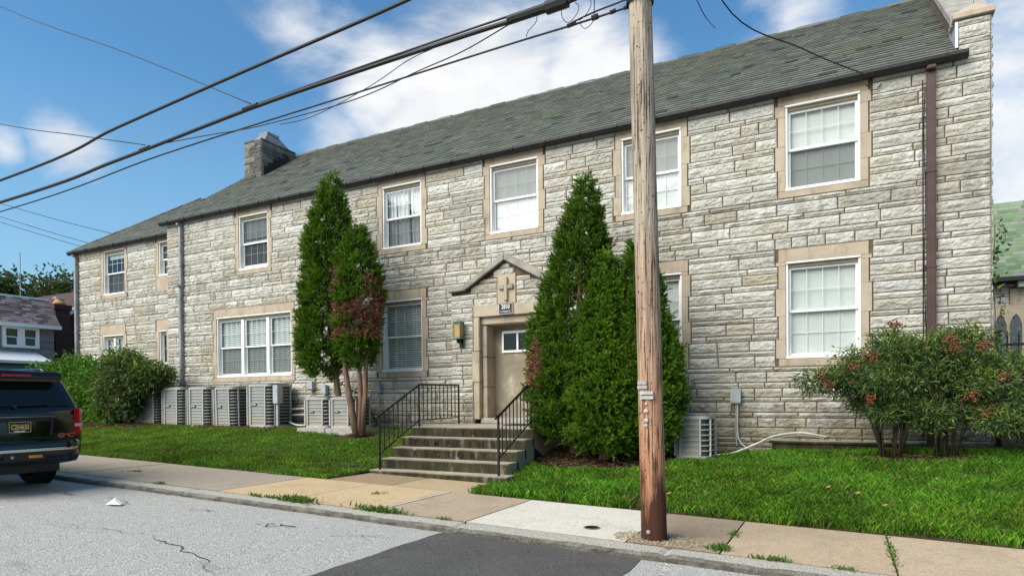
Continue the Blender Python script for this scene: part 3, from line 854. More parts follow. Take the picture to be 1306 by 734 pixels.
def cell_sheet(u0, u1, v0, v1, rects, mp, mb_, clipf=None):
    us = sorted({u0, u1, *[min(max(r[0], u0), u1) for r in rects], *[min(max(r[1], u0), u1) for r in rects]})
    vs_ = sorted({v0, v1, *[min(max(r[2], v0), v1) for r in rects], *[min(max(r[3], v0), v1) for r in rects]})
    for a, b in zip(us[:-1], us[1:]):
        for c, d in zip(vs_[:-1], vs_[1:]):
            m = ((a + b) / 2, (c + d) / 2)
            if any(r[0] < m[0] < r[1] and r[2] < m[1] < r[3] for r in rects): continue
            mb_.quad(mp(a, c), mp(b, c), mp(b, d), mp(a, d))

class Stones:
    def __init__(s, seed): s.V = []; s.F = []; s.A = []; s.n = 0; s.r = np.random.default_rng(seed)
    def stone(s, u0, u1, v0, v1, mp, res, amp=.044, clip=None):
        if u1 - u0 < .05 or v1 - v0 < .03: return
        u0 += .0075; u1 -= .0075; v0 += .007; v1 -= .007
        nu = max(3, int(round((u1 - u0) / res))); nv = max(3, int(round((v1 - v0) / res)))
        U = np.concatenate([[u0], np.linspace(u0 + .003, u1 - .003, nu + 1), [u1]]); W = np.concatenate([[v0], np.linspace(v0 + .003, v1 - .003, nv + 1), [v1]])
        nu += 2; nv += 2
        X, Z = np.meshgrid(U, W, indexing='ij')
        sd = s.r.integers(1, 9999); ox, oz = s.r.random(2) * 50
        e = np.minimum(np.minimum(X - u0, u1 - X), np.minimum(Z - v0, v1 - Z))
        prof = np.clip(e / .030, 0, 1) ** .5 * .8 + .2
        n_ = fbm(X * 7 + ox, Z * 12 + oz, int(sd), 4)
        rdg = 1 - np.abs(2 * fbm(X * 4 + oz, Z * 11 + ox, int(sd) + 5, 3) - 1)
        hh = (Z - v0) / (v1 - v0)
        n3 = fbm(X * 19 + oz, Z * 30 + ox, int(sd) + 9, 3)
        d = .006 + prof * amp * (0.30 + 0.80 * (n_ - .30) + .40 * (rdg - .55) + .62 * (n3 - .5))
        led = np.clip((hh - (.10 + .42 * fbm(X * 6 + oz, X * 0 + ox, int(sd) + 3, 4))) / .16, 0, 1)
        d = d * (.66 + .34 * led) + .004 * led
        d = np.where(e < 1e-6, -.012, d)
        jit = (e > .0035) * res * .22
        X = X + jit * (s.r.random(X.shape) - .5); Z = Z + jit * (s.r.random(Z.shape) - .5)
        s.V.append(mp(X.ravel(), Z.ravel(), d.ravel()))
        i, j = np.meshgrid(np.arange(nu), np.arange(nv), indexing='ij')
        f = np.stack([i * (nv + 1) + j, (i + 1) * (nv + 1) + j, (i + 1) * (nv + 1) + j + 1, i * (nv + 1) + j + 1], -1).reshape(-1, 4) + s.n
        s.F.append(f); s.A.append(np.full(len(f), s.r.random())); s.n += (nu + 1) * (nv + 1)
    def wall(s, u0, u1, rows, blocked, mp, res=.024, lens=(.34, 1.05), amp=.044, inside=None):
        for (a, b) in rows:
            m = (a + b) / 2
            bl = sorted([(r[0], r[1]) for r in blocked if r[2] < m < r[3]])
            segs = []; x = u0
            for (p, q) in bl:
                if p > x: segs.append((x, min(p, u1)))
                x = max(x, q)
            if x < u1: segs.append((x, u1))
            for (p, q) in segs:
                x = p
                while x < q - .02:
                    L = s.r.uniform(*lens) * (1.0 if b - a > .13 else 1.1)
                    if s.r.random() < .18: L *= .55
                    x2 = x + L
                    if q - x2 < .22: x2 = q
                    if x2 - x > 1.35: x2 = x + (x2 - x) / 2
                    if inside is None or inside((x + x2) / 2, m, x, x2, a, b):
                        rr = res(x) if callable(res) else res
                        s.stone(x, x2, a, b, mp, rr, amp)
                    x = x2
    def build(s, name, parent):
        return np_mesh(name, np.concatenate(s.V), np.concatenate(s.F), M['stone'], parent=parent, rnd=np.concatenate(s.A), smooth=False)

front = lambda y: (lambda u, v, d: np.stack([u, np.full_like(u, y) - d, v], -1))
mres = lambda x: .022 if x > -4 else (.026 if x > -10 else .032)
def blk(p): return [(o[1], o[2], o[3], o[4]) for o in openings if o[0] == p]
def hol(p): return [(o[1], o[2], o[3], o[4]) for o in holes if o[0] == p]
st = Stones(5)
st.wall(XL, XR, ROWS, blk('m'), front(0), mres)
wall = st.build('wall', B)
mo = MB()
cell_sheet(XL, XR, 0.0, 6.86, hol('m'), lambda u, v: (u, 0, v), mo)
mo.build('mortar_joints', M['mortar'], wall)
# set-back wing
stw = Stones(6)
stw.wall(WXL, XL + .1, [r for r in ROWS], blk('w'), front(WY), .036)
wing = stw.build('wing_wall', B)
mo = MB(); cell_sheet(WXL, XL + .1, 0.0, 6.86, hol('w'), lambda u, v: (u, WY, v), mo)
mo.box(XL, XL + .05, .002, WY, 0.0, 6.84); mo.box(WXL, WXL + .05, WY + .002, 7.2, 0, 6.84)
mo.build('mortar_joints', M['mortar'], wing)
# gable end on the right with raised parapet
PITCH = 0.7385; PA = math.atan(PITCH); RY = 4.40; RZ = 10.23
def roof_z(y): return RZ - abs(y - RY) * PITCH
gst = Stones(8)
gmap = lambda u, v, d: np.stack([np.full_like(u, XR) + d, u, v], -1)
gst.wall(0.0, 8.8, ROWS + TOPROWS, [], gmap, .05, inside=lambda u, m, a_, b_, c_, d_: d_ < 7.42 + max(0, (roof_z(u) - 7.05)) if 0 < u < 8.8 else False)
gable = gst.build('gable_wall', B)
mo = MB()
mo.prism([(0.006, 0.0), (8.8, 0.0), (8.8, 7.3), (8.35, 7.62), (RY, RZ + .28), (0.45, 7.62), (0.006, 7.3)], 'x', XR - .44, XR)
mo.build('mortar_joints', M['mortar'], gable)
fs = Stones(9)
fs.wall(XR - .42, XR, [r for r in TOPROWS if r[1] < 7.47], [], front(0), .024, lens=(.22, .40))
fs.build('parapet_face', gable)
cp = MB()
th = R(36)
nx, nz_ = -math.sin(th), math.cos(th)
for sgn in (1, -1):
    y0_, z0_ = (0.10, 7.42) if sgn == 1 else (8.7, 7.42)
    y1_, z1_ = RY, RZ + .42
    d = .13
    cp.prism([(y0_, z0_ - .02), (y1_, z1_ - .02), (y1_, z1_ + d), (y0_ + sgn * nx * 0 - 0, z0_ + d)], 'x', XR - .50, XR + .05)
cp.build('gable_coping', M['coping'], gable, bevel=.012)
kc = MB()
kc.add([(XR - .49, -.07, 7.44), (XR + .05, -.07, 7.44), (XR + .05, .40, 7.44), (XR - .49, .40, 7.44), (XR - .49, -.07, 7.52), (XR + .05, -.07, 7.52), (XR + .05, .40, 7.52), (XR - .49, .40, 7.52), (XR - .22, .05, 7.68), (XR - .22, .40, 7.74)],
       [(0, 3, 2, 1), (0, 1, 5, 4), (1, 2, 6, 5), (2, 3, 7, 6), (3, 0, 4, 7), (4, 5, 8), (5, 6, 9, 8), (6, 7, 9), (7, 4, 8, 9)])
kc.build('kneeler_cap', M['lime'], gable, bevel=.008)
rd = MB(); rd.tube([(XR - .22, .05, 7.66), (XR - .22, .05, 8.1)], .012); rd.build('lightning_rod', M['ds_grey'], gable)
fl = MB(); fl.prism([(-.02, 6.98), (.62, 7.42), (.62, 7.74), (.02, 7.44)], 'x', XR - .452, XR - .445); fl.box(XR - .46, XR - .42, -.045, -.02, 7.0, 7.40)
fl.build('wall_flashing', M['flash'], gable)
back = MB(); back.box(XL, XR, 8.6, 8.8, 0, 6.8); back.build('rear_wall', M['mortar'], B)
# bay front: stones below a gabled coping
ba = Stones(12)
def in_bay(m, za, zb, x0, x1):
    top = 4.56 - abs(m - (-6.316)) * .58
    return zb < max(top - .0, 3.93 if BAY[0] < m < -7.3 else 0)
brow = [r for r in ROWS if r[0] > .9 and r[1] < 4.75]
ba.wall(BAY[0], BAY[1], brow, blk('b'), front(BY), .024, lens=(.22, .62), inside=lambda m, mm, a_, b_, c_, d_: in_bay(m, c_, d_, a_, b_))
bay = ba.build('entrance_bay', B)
mo = MB()
apex = (-6.316, 4.53)
mo.prism([(BAY[0], 1.0), (-7.12, 1.0), (-7.12, 3.95), (BAY[0], 3.95)], 'y', BY, 0.0)
mo.prism([(-5.52, 1.0), (BAY[1], 1.0), (BAY[1], 3.93), (-5.52, 3.95)], 'y', BY, 0.0)
mo.prism([(-7.12, 3.58), (-5.52, 3.58), (-5.52, 4.03), apex, (-7.12, 4.03)], 'y', BY, 0.0)
mo.build('mortar_joints', M['mortar'], bay)
cp = MB()
def cop(poly): cp.prism(poly, 'y', BY - .13, 0.0)
cop([(-7.74, 3.935), (-7.30, 3.95), (-7.335, 4.055), (-7.74, 4.01)])
cop([(-7.30, 3.95), (-6.316, 4.515), (-6.316, 4.665), (-7.336, 4.056)])
cop([(-6.316, 4.515), (-5.32, 3.955), (-5.16, 4.05), (-6.316, 4.665)])
cp.build('pediment_coping', M['coping'], bay, bevel=.01)
cp = MB()
cp.prism([(-7.28, 3.925), (-6.316, 4.475), (-6.316, 4.512), (-7.30, 3.947)], 'y', BY - .06, 0.0)
cp.prism([(-6.316, 4.475), (-5.34, 3.93), (-5.32, 3.952), (-6.316, 4.512)], 'y', BY - .06, 0.0)
cp.build('coping_moulding', M['gutter'], bay)
# carved cross panel
cp = MB(); cp.box(-6.525, -6.09, BY - .03, BY + .1, 3.612, 4.235)
pn = cp.build('cross_panel', M['lime'], bay, bevel=.006)
cp = MB(); cp.box(-6.345, -6.265, BY - .085, BY - .028, 3.66, 4.16); cp.build('carved_cross', M['lime'], pn, bevel=.012)
for xa_, xb_ in ((-6.475, -6.347), (-6.263, -6.135)):
    cp = MB(); cp.box(xa_, xb_, BY - .082, BY - .028, 3.90, 4.00); cp.build('cross_arm', M['coping'], pn, bevel=.012)
# door surround: stepped limestone
ds = MB()
def limebox(*a): ds.att = random.random() * .6; ds.box(*a)
yo0, yo1 = BY - .03, 0.22
limebox(-7.13, -6.32, yo0, yo1, 3.36, 3.608); limebox(-6.314, -5.51, yo0, yo1, 3.36, 3.608)
for (a, b) in ((1.15, 1.95), (1.955, 2.62), (2.625, 3.355)):
    w = .035 if a > 1.9 and a < 2.0 else 0
    limebox(-7.13 - w, -6.985, yo0, yo1, a, b); limebox(-5.645, -5.51 + w, yo0, yo1, a, b)
for (a, b) in ((1.15, 1.85), (1.855, 2.5), (2.505, 3.19)):
    limebox(-6.98, -6.87, BY + .10, .34, a, b); limebox(-5.76, -5.65, BY + .10, .34, a, b)
limebox(-6.98, -5.65, BY + .06, .34, 3.20, 3.355)
ds.build('door_surround', M['lime'], bay, bevel=.012)
dr = MB(); dr.box(-6.87, -5.76, .24, .30, 1.18, 3.20)
door = dr.build('door', M['door'], bay)
dw = MB()
for a in ((-6.66, -5.90, 3.02, 3.075), (-6.66, -5.90, 2.60, 2.65), (-6.66, -6.615, 2.651, 3.019), (-5.945, -5.90, 2.651, 3.019), (-6.30, -6.255, 2.651, 3.019)): dw.box(a[0], a[1], .20, .245, a[2], a[3])
dw.build('door_light_frame', M['white'], door, bevel=.005)
dg_ = MB(); dg_.box(-6.614, -5.946, .225, .236, 2.651, 3.019); dg_.build('door_pane', M['carglass'], door)
dp = MB()
for a in ((-6.78, -6.74, .232, 1.35, 3.10), (-5.88, -5.84, .232, 1.35, 2.5)): dp.box(a[0], a[1], a[2], .24, a[3], a[4])
dk = MB(); dk.lathe([(.0, -.06), (.028, -.055), (.034, -.03), (.016, -.01), (.016, 0.0)], (-5.84, .24, 2.1), 'y', 14); dk.build('door_knob', M['ds_grey'], door, smooth=True)
th_ = MB(); th_.box(-7.0, -5.63, BY + .03, .30, 1.06, 1.18); th_.build('threshold', M['pad'], bay, bevel=.01)

# -- roofs
def slate_plane(mb_, x0, x1, y0, z0_, rows, e, clip=None, seed=0, back_=False):
    r_ = np.random.default_rng(seed)
    c, s_ = math.cos(PA), math.sin(PA)
    for i in range(rows):
        x = x0 - r_.random() * .25
        while x < x1:
            w = r_.uniform(.19, .31); xa, xb = max(x, x0), min(x + w - .004, x1)
            x += w
            if xb - xa < .03: continue
            sa, sb = i * e - r_.uniform(0, .005), i * e + .31
            la = .036 + r_.uniform(0, .007); lb = .001
            pts = []
            for (xx, ss, ll) in ((xa, sa, 0), (xb, sa, 0), (xb, sb, 0), (xa, sb, 0), (xa, sa, la), (xb, sa, la + r_.uniform(-.002, .002)), (xb, sb, lb + .006), (xa, sb, lb + .006)):
                if clip: xx = max(xx, clip(ss)) if clip(ss) < xb else None
                if xx is None: pts = None; break
                if back_:
                    pts.append((xx, 2 * RY - (y0 + ss * c - ll * s_), z0_ + ss * s_ + ll * c))
                else:
                    pts.append((xx, y0 + ss * c - ll * s_, z0_ + ss * s_ + ll * c))
            if pts is None: continue
            mb_.att = float(np.clip(r_.normal(.48, .15), 0, .97)) if r_.random() > .02 else 1.0
            mb_.add(pts, [(0, 1, 5, 4), (4, 5, 6, 7), (1, 2, 6, 5), (3, 0, 4, 7)])
EY = -0.15; EZ = roof_z(EY)
SL = (RY - EY) / math.cos(PA)
rf = MB()
slate_plane(rf, XL - .10, XR - .44, EY, EZ, int(SL / .168), .168, seed=3)
roof = rf.build('roof', M['slate'], B)
bk_ = MB(); slate_plane(bk_, XL - .10, XR - .44, EY, EZ, int(SL / .168), .168, seed=4, back_=True)
bk_.build('rear_slope', M['slate'], roof)
dk_ = MB()
dk_.prism([(EY + .04, EZ - .005), (RY, RZ - .01), (2 * RY - EY - .04, EZ - .005), (2 * RY - EY - .04, EZ - .06), (RY, RZ - .25), (EY + .04, EZ - .06)], 'x', XL - .08, XR - .45)
dk_.prism([(0.0, 6.75), (8.8, 6.75), (RY, RZ - .2)], 'x', XL, XL + .1)
dk_.build('roof_deck', M['gutter'], roof)
rd = MB()
x = XL - .12
k = 0
while x < XR - .45:
    L = min(.46, XR - .44 - x)
    zz = RZ + .005 + (.018 if k % 2 else 0) + random.uniform(0, .006)
    rd.att = random.random() * .7
    rd.prism([(RY - .15, zz - .125), (RY - .02, zz + .02), (RY + .02, zz + .02), (RY + .15, zz - .125), (RY + .15, zz - .15), (RY, zz - .03), (RY - .15, zz - .15)], 'x', x, x + L + .03)
    x += L; k += 1
rd.build('ridge_cap', M['slate'], roof)
# lower wing roof: hip on the left
WEY, WEZ = .45, 6.79
HX = WXL - .14
WT = 3.0                       # run from eave to ridge of the wing
wr = MB()
wn_ = int(WT / math.cos(PA) / .168)
slate_plane(wr, HX, XL + .05, WEY, WEZ, wn_, .168, clip=lambda ss: HX + ss * math.cos(PA), seed=9)
wroof = wr.build('wing_roof', M['slate'], B)
wz = WEZ + WT * PITCH
hp = MB()
hp.add([(HX, WEY, WEZ - .01), (XL + .1, WEY, WEZ - .01), (XL + .1, WEY + WT, wz - .01), (HX + WT, WEY + WT, wz - .01), (HX, WEY + 2 * WT, WEZ - .01), (XL + .1, WEY + 2 * WT, WEZ - .01)], [(0, 1, 2, 3), (0, 3, 4), (3, 2, 5, 4), (0, 4, 5, 1)])
hp.build('hip_slope', M['slate'], wroof)
hc = MB()
n = 14
for k in range(n):
    a = Vector((HX + .02, WEY + .02, WEZ + .02)).lerp(Vector((HX + WT, WEY + WT, wz + .03)), k / n)
    b = Vector((HX + .02, WEY + .02, WEZ + .02)).lerp(Vector((HX + WT, WEY + WT, wz + .03)), (k + 1.08) / n)
    hc.att = random.random() * .7; hc.tube([a, b + Vector((0, 0, .012))], .045, 6)
k = 0; x = HX + WT
while x < XL:
    hc.att = random.random() * .7
    hc.prism([(WEY + WT - .14, wz - .10), (WEY + WT, wz + .04), (WEY + WT + .14, wz - .10)], 'x', x, x + .46); x += .44
hc.build('ridge_cap', M['slate'], wroof)
# gutters
def gutter(x0, x1, y, z, parent, h=.105):
    g = MB()
    g.prism([(y + .13, z), (y, z), (y - .015, z - .02), (y - .012, z - .055), (y + .03, z - h), (y + .13, z - h)], 'x', x0, x1)
    x = x0 + .4
    while x < x1:
        g.prism([(y - .02, z + .008), (y - .03, z - .03), (y - .022, z - .07), (y + .03, z - h - .012), (y + .03, z - h), (y - .008, z - .05), (y, z + .004)], 'x', x, x + .03); x += .76
    return g.build('gutter', M['gutter'], parent)
gutter(XL - .12, XR - .30, -.20, EZ + .02, B)
gutter(HX + .02, XL + .02, .40, WEZ + .015, B)
def downspout(x, y, zt, zb, w, mat, joints=()):
    d_ = MB(); d_.box(x - w / 2, x + w / 2, y - .075, y, zb, zt)
    for z in joints: d_.box(x - w / 2 - .012, x + w / 2 + .012, y - .085, y + .06, z, z + .05)
    d_.box(x - w / 2, x + w / 2, y - .16, y, zt - .001, zt + .06)
    return d_.build('downspout', mat, B, bevel=.012)
downspout(1.235, -.055, 6.70, .72, .125, M['ds_brown'], (3.6, 5.1))
downspout(-17.12, -.055, 6.70, 4.9, .10, M['ds_grey'], (6.2, 5.5))
dsp = downspout(-17.15, -.055, 4.92, 1.9, .095, M['ds_grey'], (3.4, 2.5))
sh = MB(); sh.lathe([(.09, -.12), (.10, .0), (.085, .05)], (-17.15, -.1, 2.02), 'z', 12); sh.build('drain_shoe', M['ds_brown'], dsp)
downspout(-23.62, .54, 6.62, 1.0, .12, M['ds_grey'], (5.4, 4.0, 2.6))
# thin black cables clipped beside the brown downspout
cbm = MB()
cbm.tube([(1.13, -.05, z) for z in np.linspace(6.6, 1.2, 20)], .008, 5); cbm.tube([(1.155 + .012 * math.sin(z * 3), -.05, z) for z in np.linspace(6.5, 1.0, 30)], .006, 5)
cbm.tube([(.34, -.10, 6.70), (.42, -.06, 6.60), (.5, -.05, 6.6), (.56, -.06, 6.68)], .008, 5)
cbm.build('wall_cable', M['cable'], B)
# chimney
cx0, cx1, cy0, cy1, cz = -17.50, -16.70, 2.5, 3.95, 10.11
cst = Stones(14)
t = NT('sooty_chimney_stone'); M['stone_dark'] = t.bsdf(t.mix(t.ramp(t.noise(5, 6), [(.4, 0.0), (.7, .6)]), t.ramp(t.attr('rnd'), [(0.0, (0.10, 0.10, 0.09)), (0.5, (0.19, 0.185, 0.165)), (1.0, (0.27, 0.265, 0.24))]), (0.06, 0.06, 0.055)), 0.92, bump=t.noise(40, 7), bstr=0.8, bdist=0.015)
crow = courses(8.7, cz, rc, .25)
cst.wall(cx0, cx1, crow, [], front(cy0), .045, lens=(.22, .5), amp=.03)
cst.wall(cy0, cy1, crow, [], lambda u, v, d: np.stack([np.full_like(u, cx1) + d, u, v], -1), .045, lens=(.22, .5), amp=.03)
ch = cst.build('chimney', roof); ch.data.materials.clear(); ch.data.materials.append(M['stone_dark'])
mo = MB(); mo.box(cx0, cx1 - .002, cy0 + .002, cy1, 8.6, cz); mo.build('chimney_core', M['mortar'], roof)
cc_ = MB()
cc_.add([(cx0 + .05, cy0 + .15, cz), (cx1 - .02, cy0 + .15, cz), (cx1 - .02, cy1 - .25, cz), (cx0 + .05, cy1 - .25, cz), (cx0 + .22, cy0 + .45, cz + .34), (cx1 - .22, cy0 + .45, cz + .34), (cx1 - .22, cy1 - .55, cz + .34), (cx0 + .22, cy1 - .55, cz + .34)],
        [(0, 1, 5, 4), (1, 2, 6, 5), (2, 3, 7, 6), (3, 0, 4, 7), (4, 5, 6, 7)])
cc_.build('chimney_cap', M['ds_grey'], roof)
cc_ = MB(); cc_.box(cx0 + .2, cx1 - .2, cy0 + .43, cy1 - .53, cz + .33, cz + .40); cc_.build('flue_rim', M['coping'], roof)
cf_ = MB()
for k in range(5):
    y = cy0 + .02 + k * .22; z = roof_z(y)
    cf_.box(cx1 + .034, cx1 + .05, y, y + .2, z + .02, z + .22 + .16)
cf_.build('step_flashing', M['gutter'], roof)
# ================================================================== ENTRANCE THINGS
SX0, SX1, SY0, ST, SZ1, SR = -7.514, -4.881, -3.194, .305, .345, .179
S = root('concrete_steps', 'stained concrete entrance steps with lettering pressed into the risers', 'steps', (-6.2, -1.6, .16))
for i in range(5):
    mb = MB()
    zt = SZ1 + SR * i
    y0_ = SY0 + ST * i
    ext = 0.13 if i == 0 else 0.0
    xa, xb = SX0 - ext * .3, SX1 + ext
    yb_ = y0_ + ST - .004 if i < 4 else -.25
    # nosing kept slightly irregular
    n = 26
    X_ = np.linspace(xa, xb, n)
    wob = (fbm(X_ * 3, X_ * 0 + i, 40 + i, 4) - .5) * .022
    top = [(X_[k], y0_ + wob[k] + .0, zt - .018 + wob[k] * .5) for k in range(n)]
    top2 = [(X_[k], y0_ + wob[k] + .02, zt + wob[k] * .4) for k in range(n)]
    bot = [(X_[k], y0_ + .006, zt - SR - .12 if i else -.05) for k in range(n)]
    bk_ = [(X_[k], yb_ + (.06 if i < 4 else 0), zt) for k in range(n)]
    bb_ = [(X_[k], yb_ + (.06 if i < 4 else 0), -.05) for k in range(n)]
    rows_ = [bb_, bot, top, top2, bk_]
    vs_ = [p for r in rows_ for p in r]
    fs_ = []
    for a in range(4):
        for k in range(n - 1): fs_.append((a * n + k, a * n + k + 1, (a + 1) * n + k + 1, (a + 1) * n + k))
    fs_.append(tuple(a * n for a in range(5))); fs_.append(tuple(a * n + n - 1 for a in range(4, -1, -1)))
    mb.add(vs_, fs_)
    if i < 4: s_ = mb.build('step', M['steps'], S)
    else: s_ = mb.build('landing', M['steps'], S)
    words = {2: ('RECTORY', -6.975, .2425), 3: ('TOMPKINS', -7.20, .240), 4: ('THE', -6.32, .205)}
    if i in words:
        wd, x0_, pt = words[i]
        for k, chh in enumerate(wd):
            text_mesh('letter', chh, .142, .004, M['letter'], s_, (x0_ + pt * k, y0_ - .004, zt - SR / 2 - .012), (1, 0, 0), (0, 0, 1), bold=.006)
mat_ = MB(); mat_.box(-6.0, -5.2, -1.0, -.5, 1.062, 1.078); tag(mat_.build('doormat', M['rubber'], bevel=.004), 'thin black doormat lying on the landing in front of the door', 'doormat')

def handrail(x, name_label, with_level, ytop):
    H = root('iron_handrail', name_label, 'handrail', (x, -3.0, .345))
    def post(y, za, zb, r=.016):
        p = MB(); p.box(x - r, x + r, y - r, y + r, za, zb); p.build('post', M['iron'], H, bevel=.003)
    ya, yb = -3.10, -1.90
    zA, zB = 1.30, 1.865
    post(ya, .345, zA); post(yb, 1.06, zB)
    sl = (zB - zA) / (yb - ya)
    tr = MB(); P = [(x, ya - .10, zA - .03), (x, ya - .05, zA + .012), (x, ya + .02, zA + .02), (x, yb, zB + .012)]
    if with_level: P += [(x, yb + .05, zB + .022), (x, ytop, zB + .03)]
    tr.tube(P, .021, 8); tr.build('top_rail', M['iron'], H, smooth=True)
    brl = MB(); brl.box(x - .011, x + .011, 0, 1, 0, 1); brl.v = []; brl.f = []; brl.m = []; brl.a = []
    zb0, zb1 = .62, 1.185
    brl.tube([(x, ya, zb0), (x, yb, zb1)], .012, 6)
    brl.build('bottom_rail', M['iron'], H)
    n = 9
    for k in range(1, n):
        y = ya + (yb - ya) * k / n
        q = MB(); q.box(x - .0075, x + .0075, y - .0075, y + .0075, zb0 + (zb1 - zb0) * k / n - .01, zA + sl * (y - ya) + .012); q.build('baluster', M['iron'], H)
    if with_level:
        b2 = MB(); b2.tube([(x, yb, 1.19), (x, ytop, 1.20)], .012, 6); b2.build('bottom_rail', M['iron'], H)
        post(ytop, 1.06, zB + .03)
        m_ = 10
        for k in range(1, m_):
            y = yb + (ytop - yb) * k / m_
            q = MB(); q.box(x - .0075, x + .0075, y - .0075, y + .0075, 1.19, zB + .03); q.build('baluster', M['iron'], H)
    return H
handrail(-7.38, 'black iron handrail on the window side of the steps, turning level along the landing', True, -.45)
handrail(-4.95, 'black iron handrail on the evergreen side of the steps', True, -.45)

# wall lantern
lamp = root('wall_lantern', 'green copper wall lantern with amber glass beside the doorway', 'lantern', (-7.42, BY, 2.85))
lx, ly = -7.42, BY - .17
q = MB(); q.box(lx - .05, lx + .05, BY - .06, BY - .04, 2.72, 3.0); q.box(lx - .012, lx + .012, BY - .17, BY - .05, 2.84, 2.865); q.build('bracket', M['iron'], lamp, bevel=.006)
q = MB(); q.prism([(lx - .075, ly - .075), (lx + .075, ly - .075), (lx + .075, ly + .075), (lx - .075, ly + .075)], 'z', 2.94, 3.24); q.build('amber_glass', M['lampglass'], lamp)
q = MB()
for sx in (-1, 1):
    for sy in (-1, 1): q.box(lx + sx * .078 - .012, lx + sx * .078 + .012, ly + sy * .078 - .012, ly + sy * .078 + .012, 2.91, 3.27)
q.box(lx - .095, lx + .095, ly - .095, ly + .095, 2.90, 2.938); q.build('frame', M['verdigris'], lamp)
q = MB(); q.lathe([(.125, 3.242), (.13, 3.26), (.07, 3.30), (.02, 3.33)], (lx, ly, 0), 'z', 8); q.build('roof', M['verdigris'], lamp)
q = MB(); q.lathe([(.012, 2.80), (.04, 2.83), (.05, 2.87), (.03, 2.899)], (lx, ly, 0), 'z', 10); q.build('finial', M['iron'], lamp)

sg = root('address_sign', 'dark address plaque numbered 2810 above the doorway', 'sign', (-6.316, BY - .05, 3.38))
q = MB(); q.box(-6.485, -6.148, BY - .055, BY - .031, 3.375, 3.605); q.build('plate', M['plaque'], sg, bevel=.004)
q = MB()
for a in ((-6.483, -6.15, 3.377, 3.388), (-6.483, -6.15, 3.592, 3.603), (-6.483, -6.472, 3.389, 3.591), (-6.161, -6.15, 3.389, 3.591)): q.box(a[0], a[1], BY - .059, BY - .052, a[2], a[3])
q.build('rim', M['metal'], sg)
text_mesh('lettering', '2810', .125, .0015, M['signwhite'], sg, (-6.316, BY - .0575, 3.53), (1, 0, 0), (0, 0, 1), squash=.78, bold=.002)
text_mesh('lettering', 'N. MARKET ST', .052, .0015, M['signwhite'], sg, (-6.316, BY - .0575, 3.43), (1, 0, 0), (0, 0, 1), squash=.74)

# ================================================================== AIR CONDITIONERS
def rsq(w, d, r, n=5):
    P = []
    for cx, cy, a0 in ((w / 2 - r, d / 2 - r, 0), (-w / 2 + r, d / 2 - r, 90), (-w / 2 + r, -d / 2 + r, 180), (w / 2 - r, -d / 2 + r, 270)):
        for k in range(n + 1):
            q = R(a0 + 90 * k / n); P.append((cx + r * math.cos(q), cy + r * math.sin(q)))
    return P
def air_conditioner(w, d, h, slats, label, group, corner=.16, posts=2):
    A = root('air_conditioner', label, 'air conditioner', (0, 0, 0), 0, group)
    q = MB(); q.prism(rsq(w - .06, d - .06, corner - .02), 'z', .05, h - .06); q.build('coil', M['coil'], A, local=True, auto=40)
    q = MB(); q.prism(rsq(w, d, corner), 'z', 0, .06); q.build('base_pan', M['ac'], A, local=True)
    q = MB(); q.prism(rsq(w + .01, d + .01, corner), 'z', h - .065, h - .012); q.prism(rsq(w - .05, d - .05, corner), 'z', h - .011, h + .004); top = q.build('top_cover', M['ac'], A, local=True, bevel=.008)
    q = MB(); q.lathe([(.0, h + .006), (w * .38, h + .006), (w * .38, h + .012), (0.0, h + .012)], (0, 0, 0), 'z', 28, cap=False); q.build('fan_opening', M['ac_dark'], top, local=True)
    q = MB()
    for rr in np.linspace(.06, w * .37, 7):
        q.tube([(rr * math.cos(a), rr * math.sin(a), h + .02) for a in np.linspace(0, 2 * math.pi, 29)], .004, 4, cap=False)
    for a in np.linspace(0, math.pi, 4, endpoint=False): q.tube([(w * .38 * math.cos(a), w * .38 * math.sin(a), h + .018), (-w * .38 * math.cos(a), -w * .38 * math.sin(a), h + .018)], .005, 4)
    q.build('fan_guard', M['ac'], top, local=True)
    outer, inner = rsq(w, d, corner, 6), rsq(w - .035, d - .035, corner - .01, 6)
    n = len(outer)
    q = MB()
    for k in range(1, slats):
        z = .06 + (h - .125) * k / slats
        vs_ = [(*p, z + .006) for p in outer] + [(*p, z + .012) for p in inner] + [(*p, z - .007) for p in outer] + [(*p, z + .0) for p in inner]
        fs_ = []
        for a in range(n):
            b = (a + 1) % n
            fs_ += [(a, b, n + b, n + a), (a, 2 * n + a, 2 * n + b, b), (2 * n + a, 3 * n + a, 3 * n + b, 2 * n + b)]
        q.add(vs_, fs_)
    q.build('louvre', M['ac'], A, local=True)['kind'] = 'stuff'
    for sx, sy in ((-1, -1), (1, -1), (1, 1), (-1, 1)):
        for (dx, dy) in ((w / 2 - corner, d / 2), (w / 2, d / 2 - corner)):
            q = MB(); q.box(sx * dx - .016, sx * dx + .016, sy * dy - .016, sy * dy + .016, .05, h - .06); q.build('corner_post', M['ac'], A, local=True)
    q = MB(); q.box(-w / 2 + .02, -w / 2 + .055, -d / 2 - .006, -d / 2 + .02, .05, h - .06); q.build('corner_post', M['ac'], A, local=True)
    q = MB(); q.box(-w / 2 + .05, w / 2 - corner - .01, -d / 2 + .014, -d / 2 + .026, .06, h - .065); q.build('sunlit_coil_sheet', M['ac_sunlit'], A, local=True)  # pale sheet added to imitate the sunlit front of the coil
    q = MB(); q.box(-w * .27, -w * .05, -d / 2 - .014, -d / 2 - .004, h * .50, h * .56); nm = q.build('name_plate', M['ac_dark'], A, local=True)
    q = MB(); q.box(-w * .26, -w * .06, -d / 2 - .018, -d / 2 - .0145, h * .51, h * .55); q.build('plate_face', M['metal'], nm, local=True)
    return A
def place(o, x, y, z, rz=0, tilt=0):
    o.location = (x, y, z); o.rotation_euler = (R(tilt), 0, R(rz)); return o
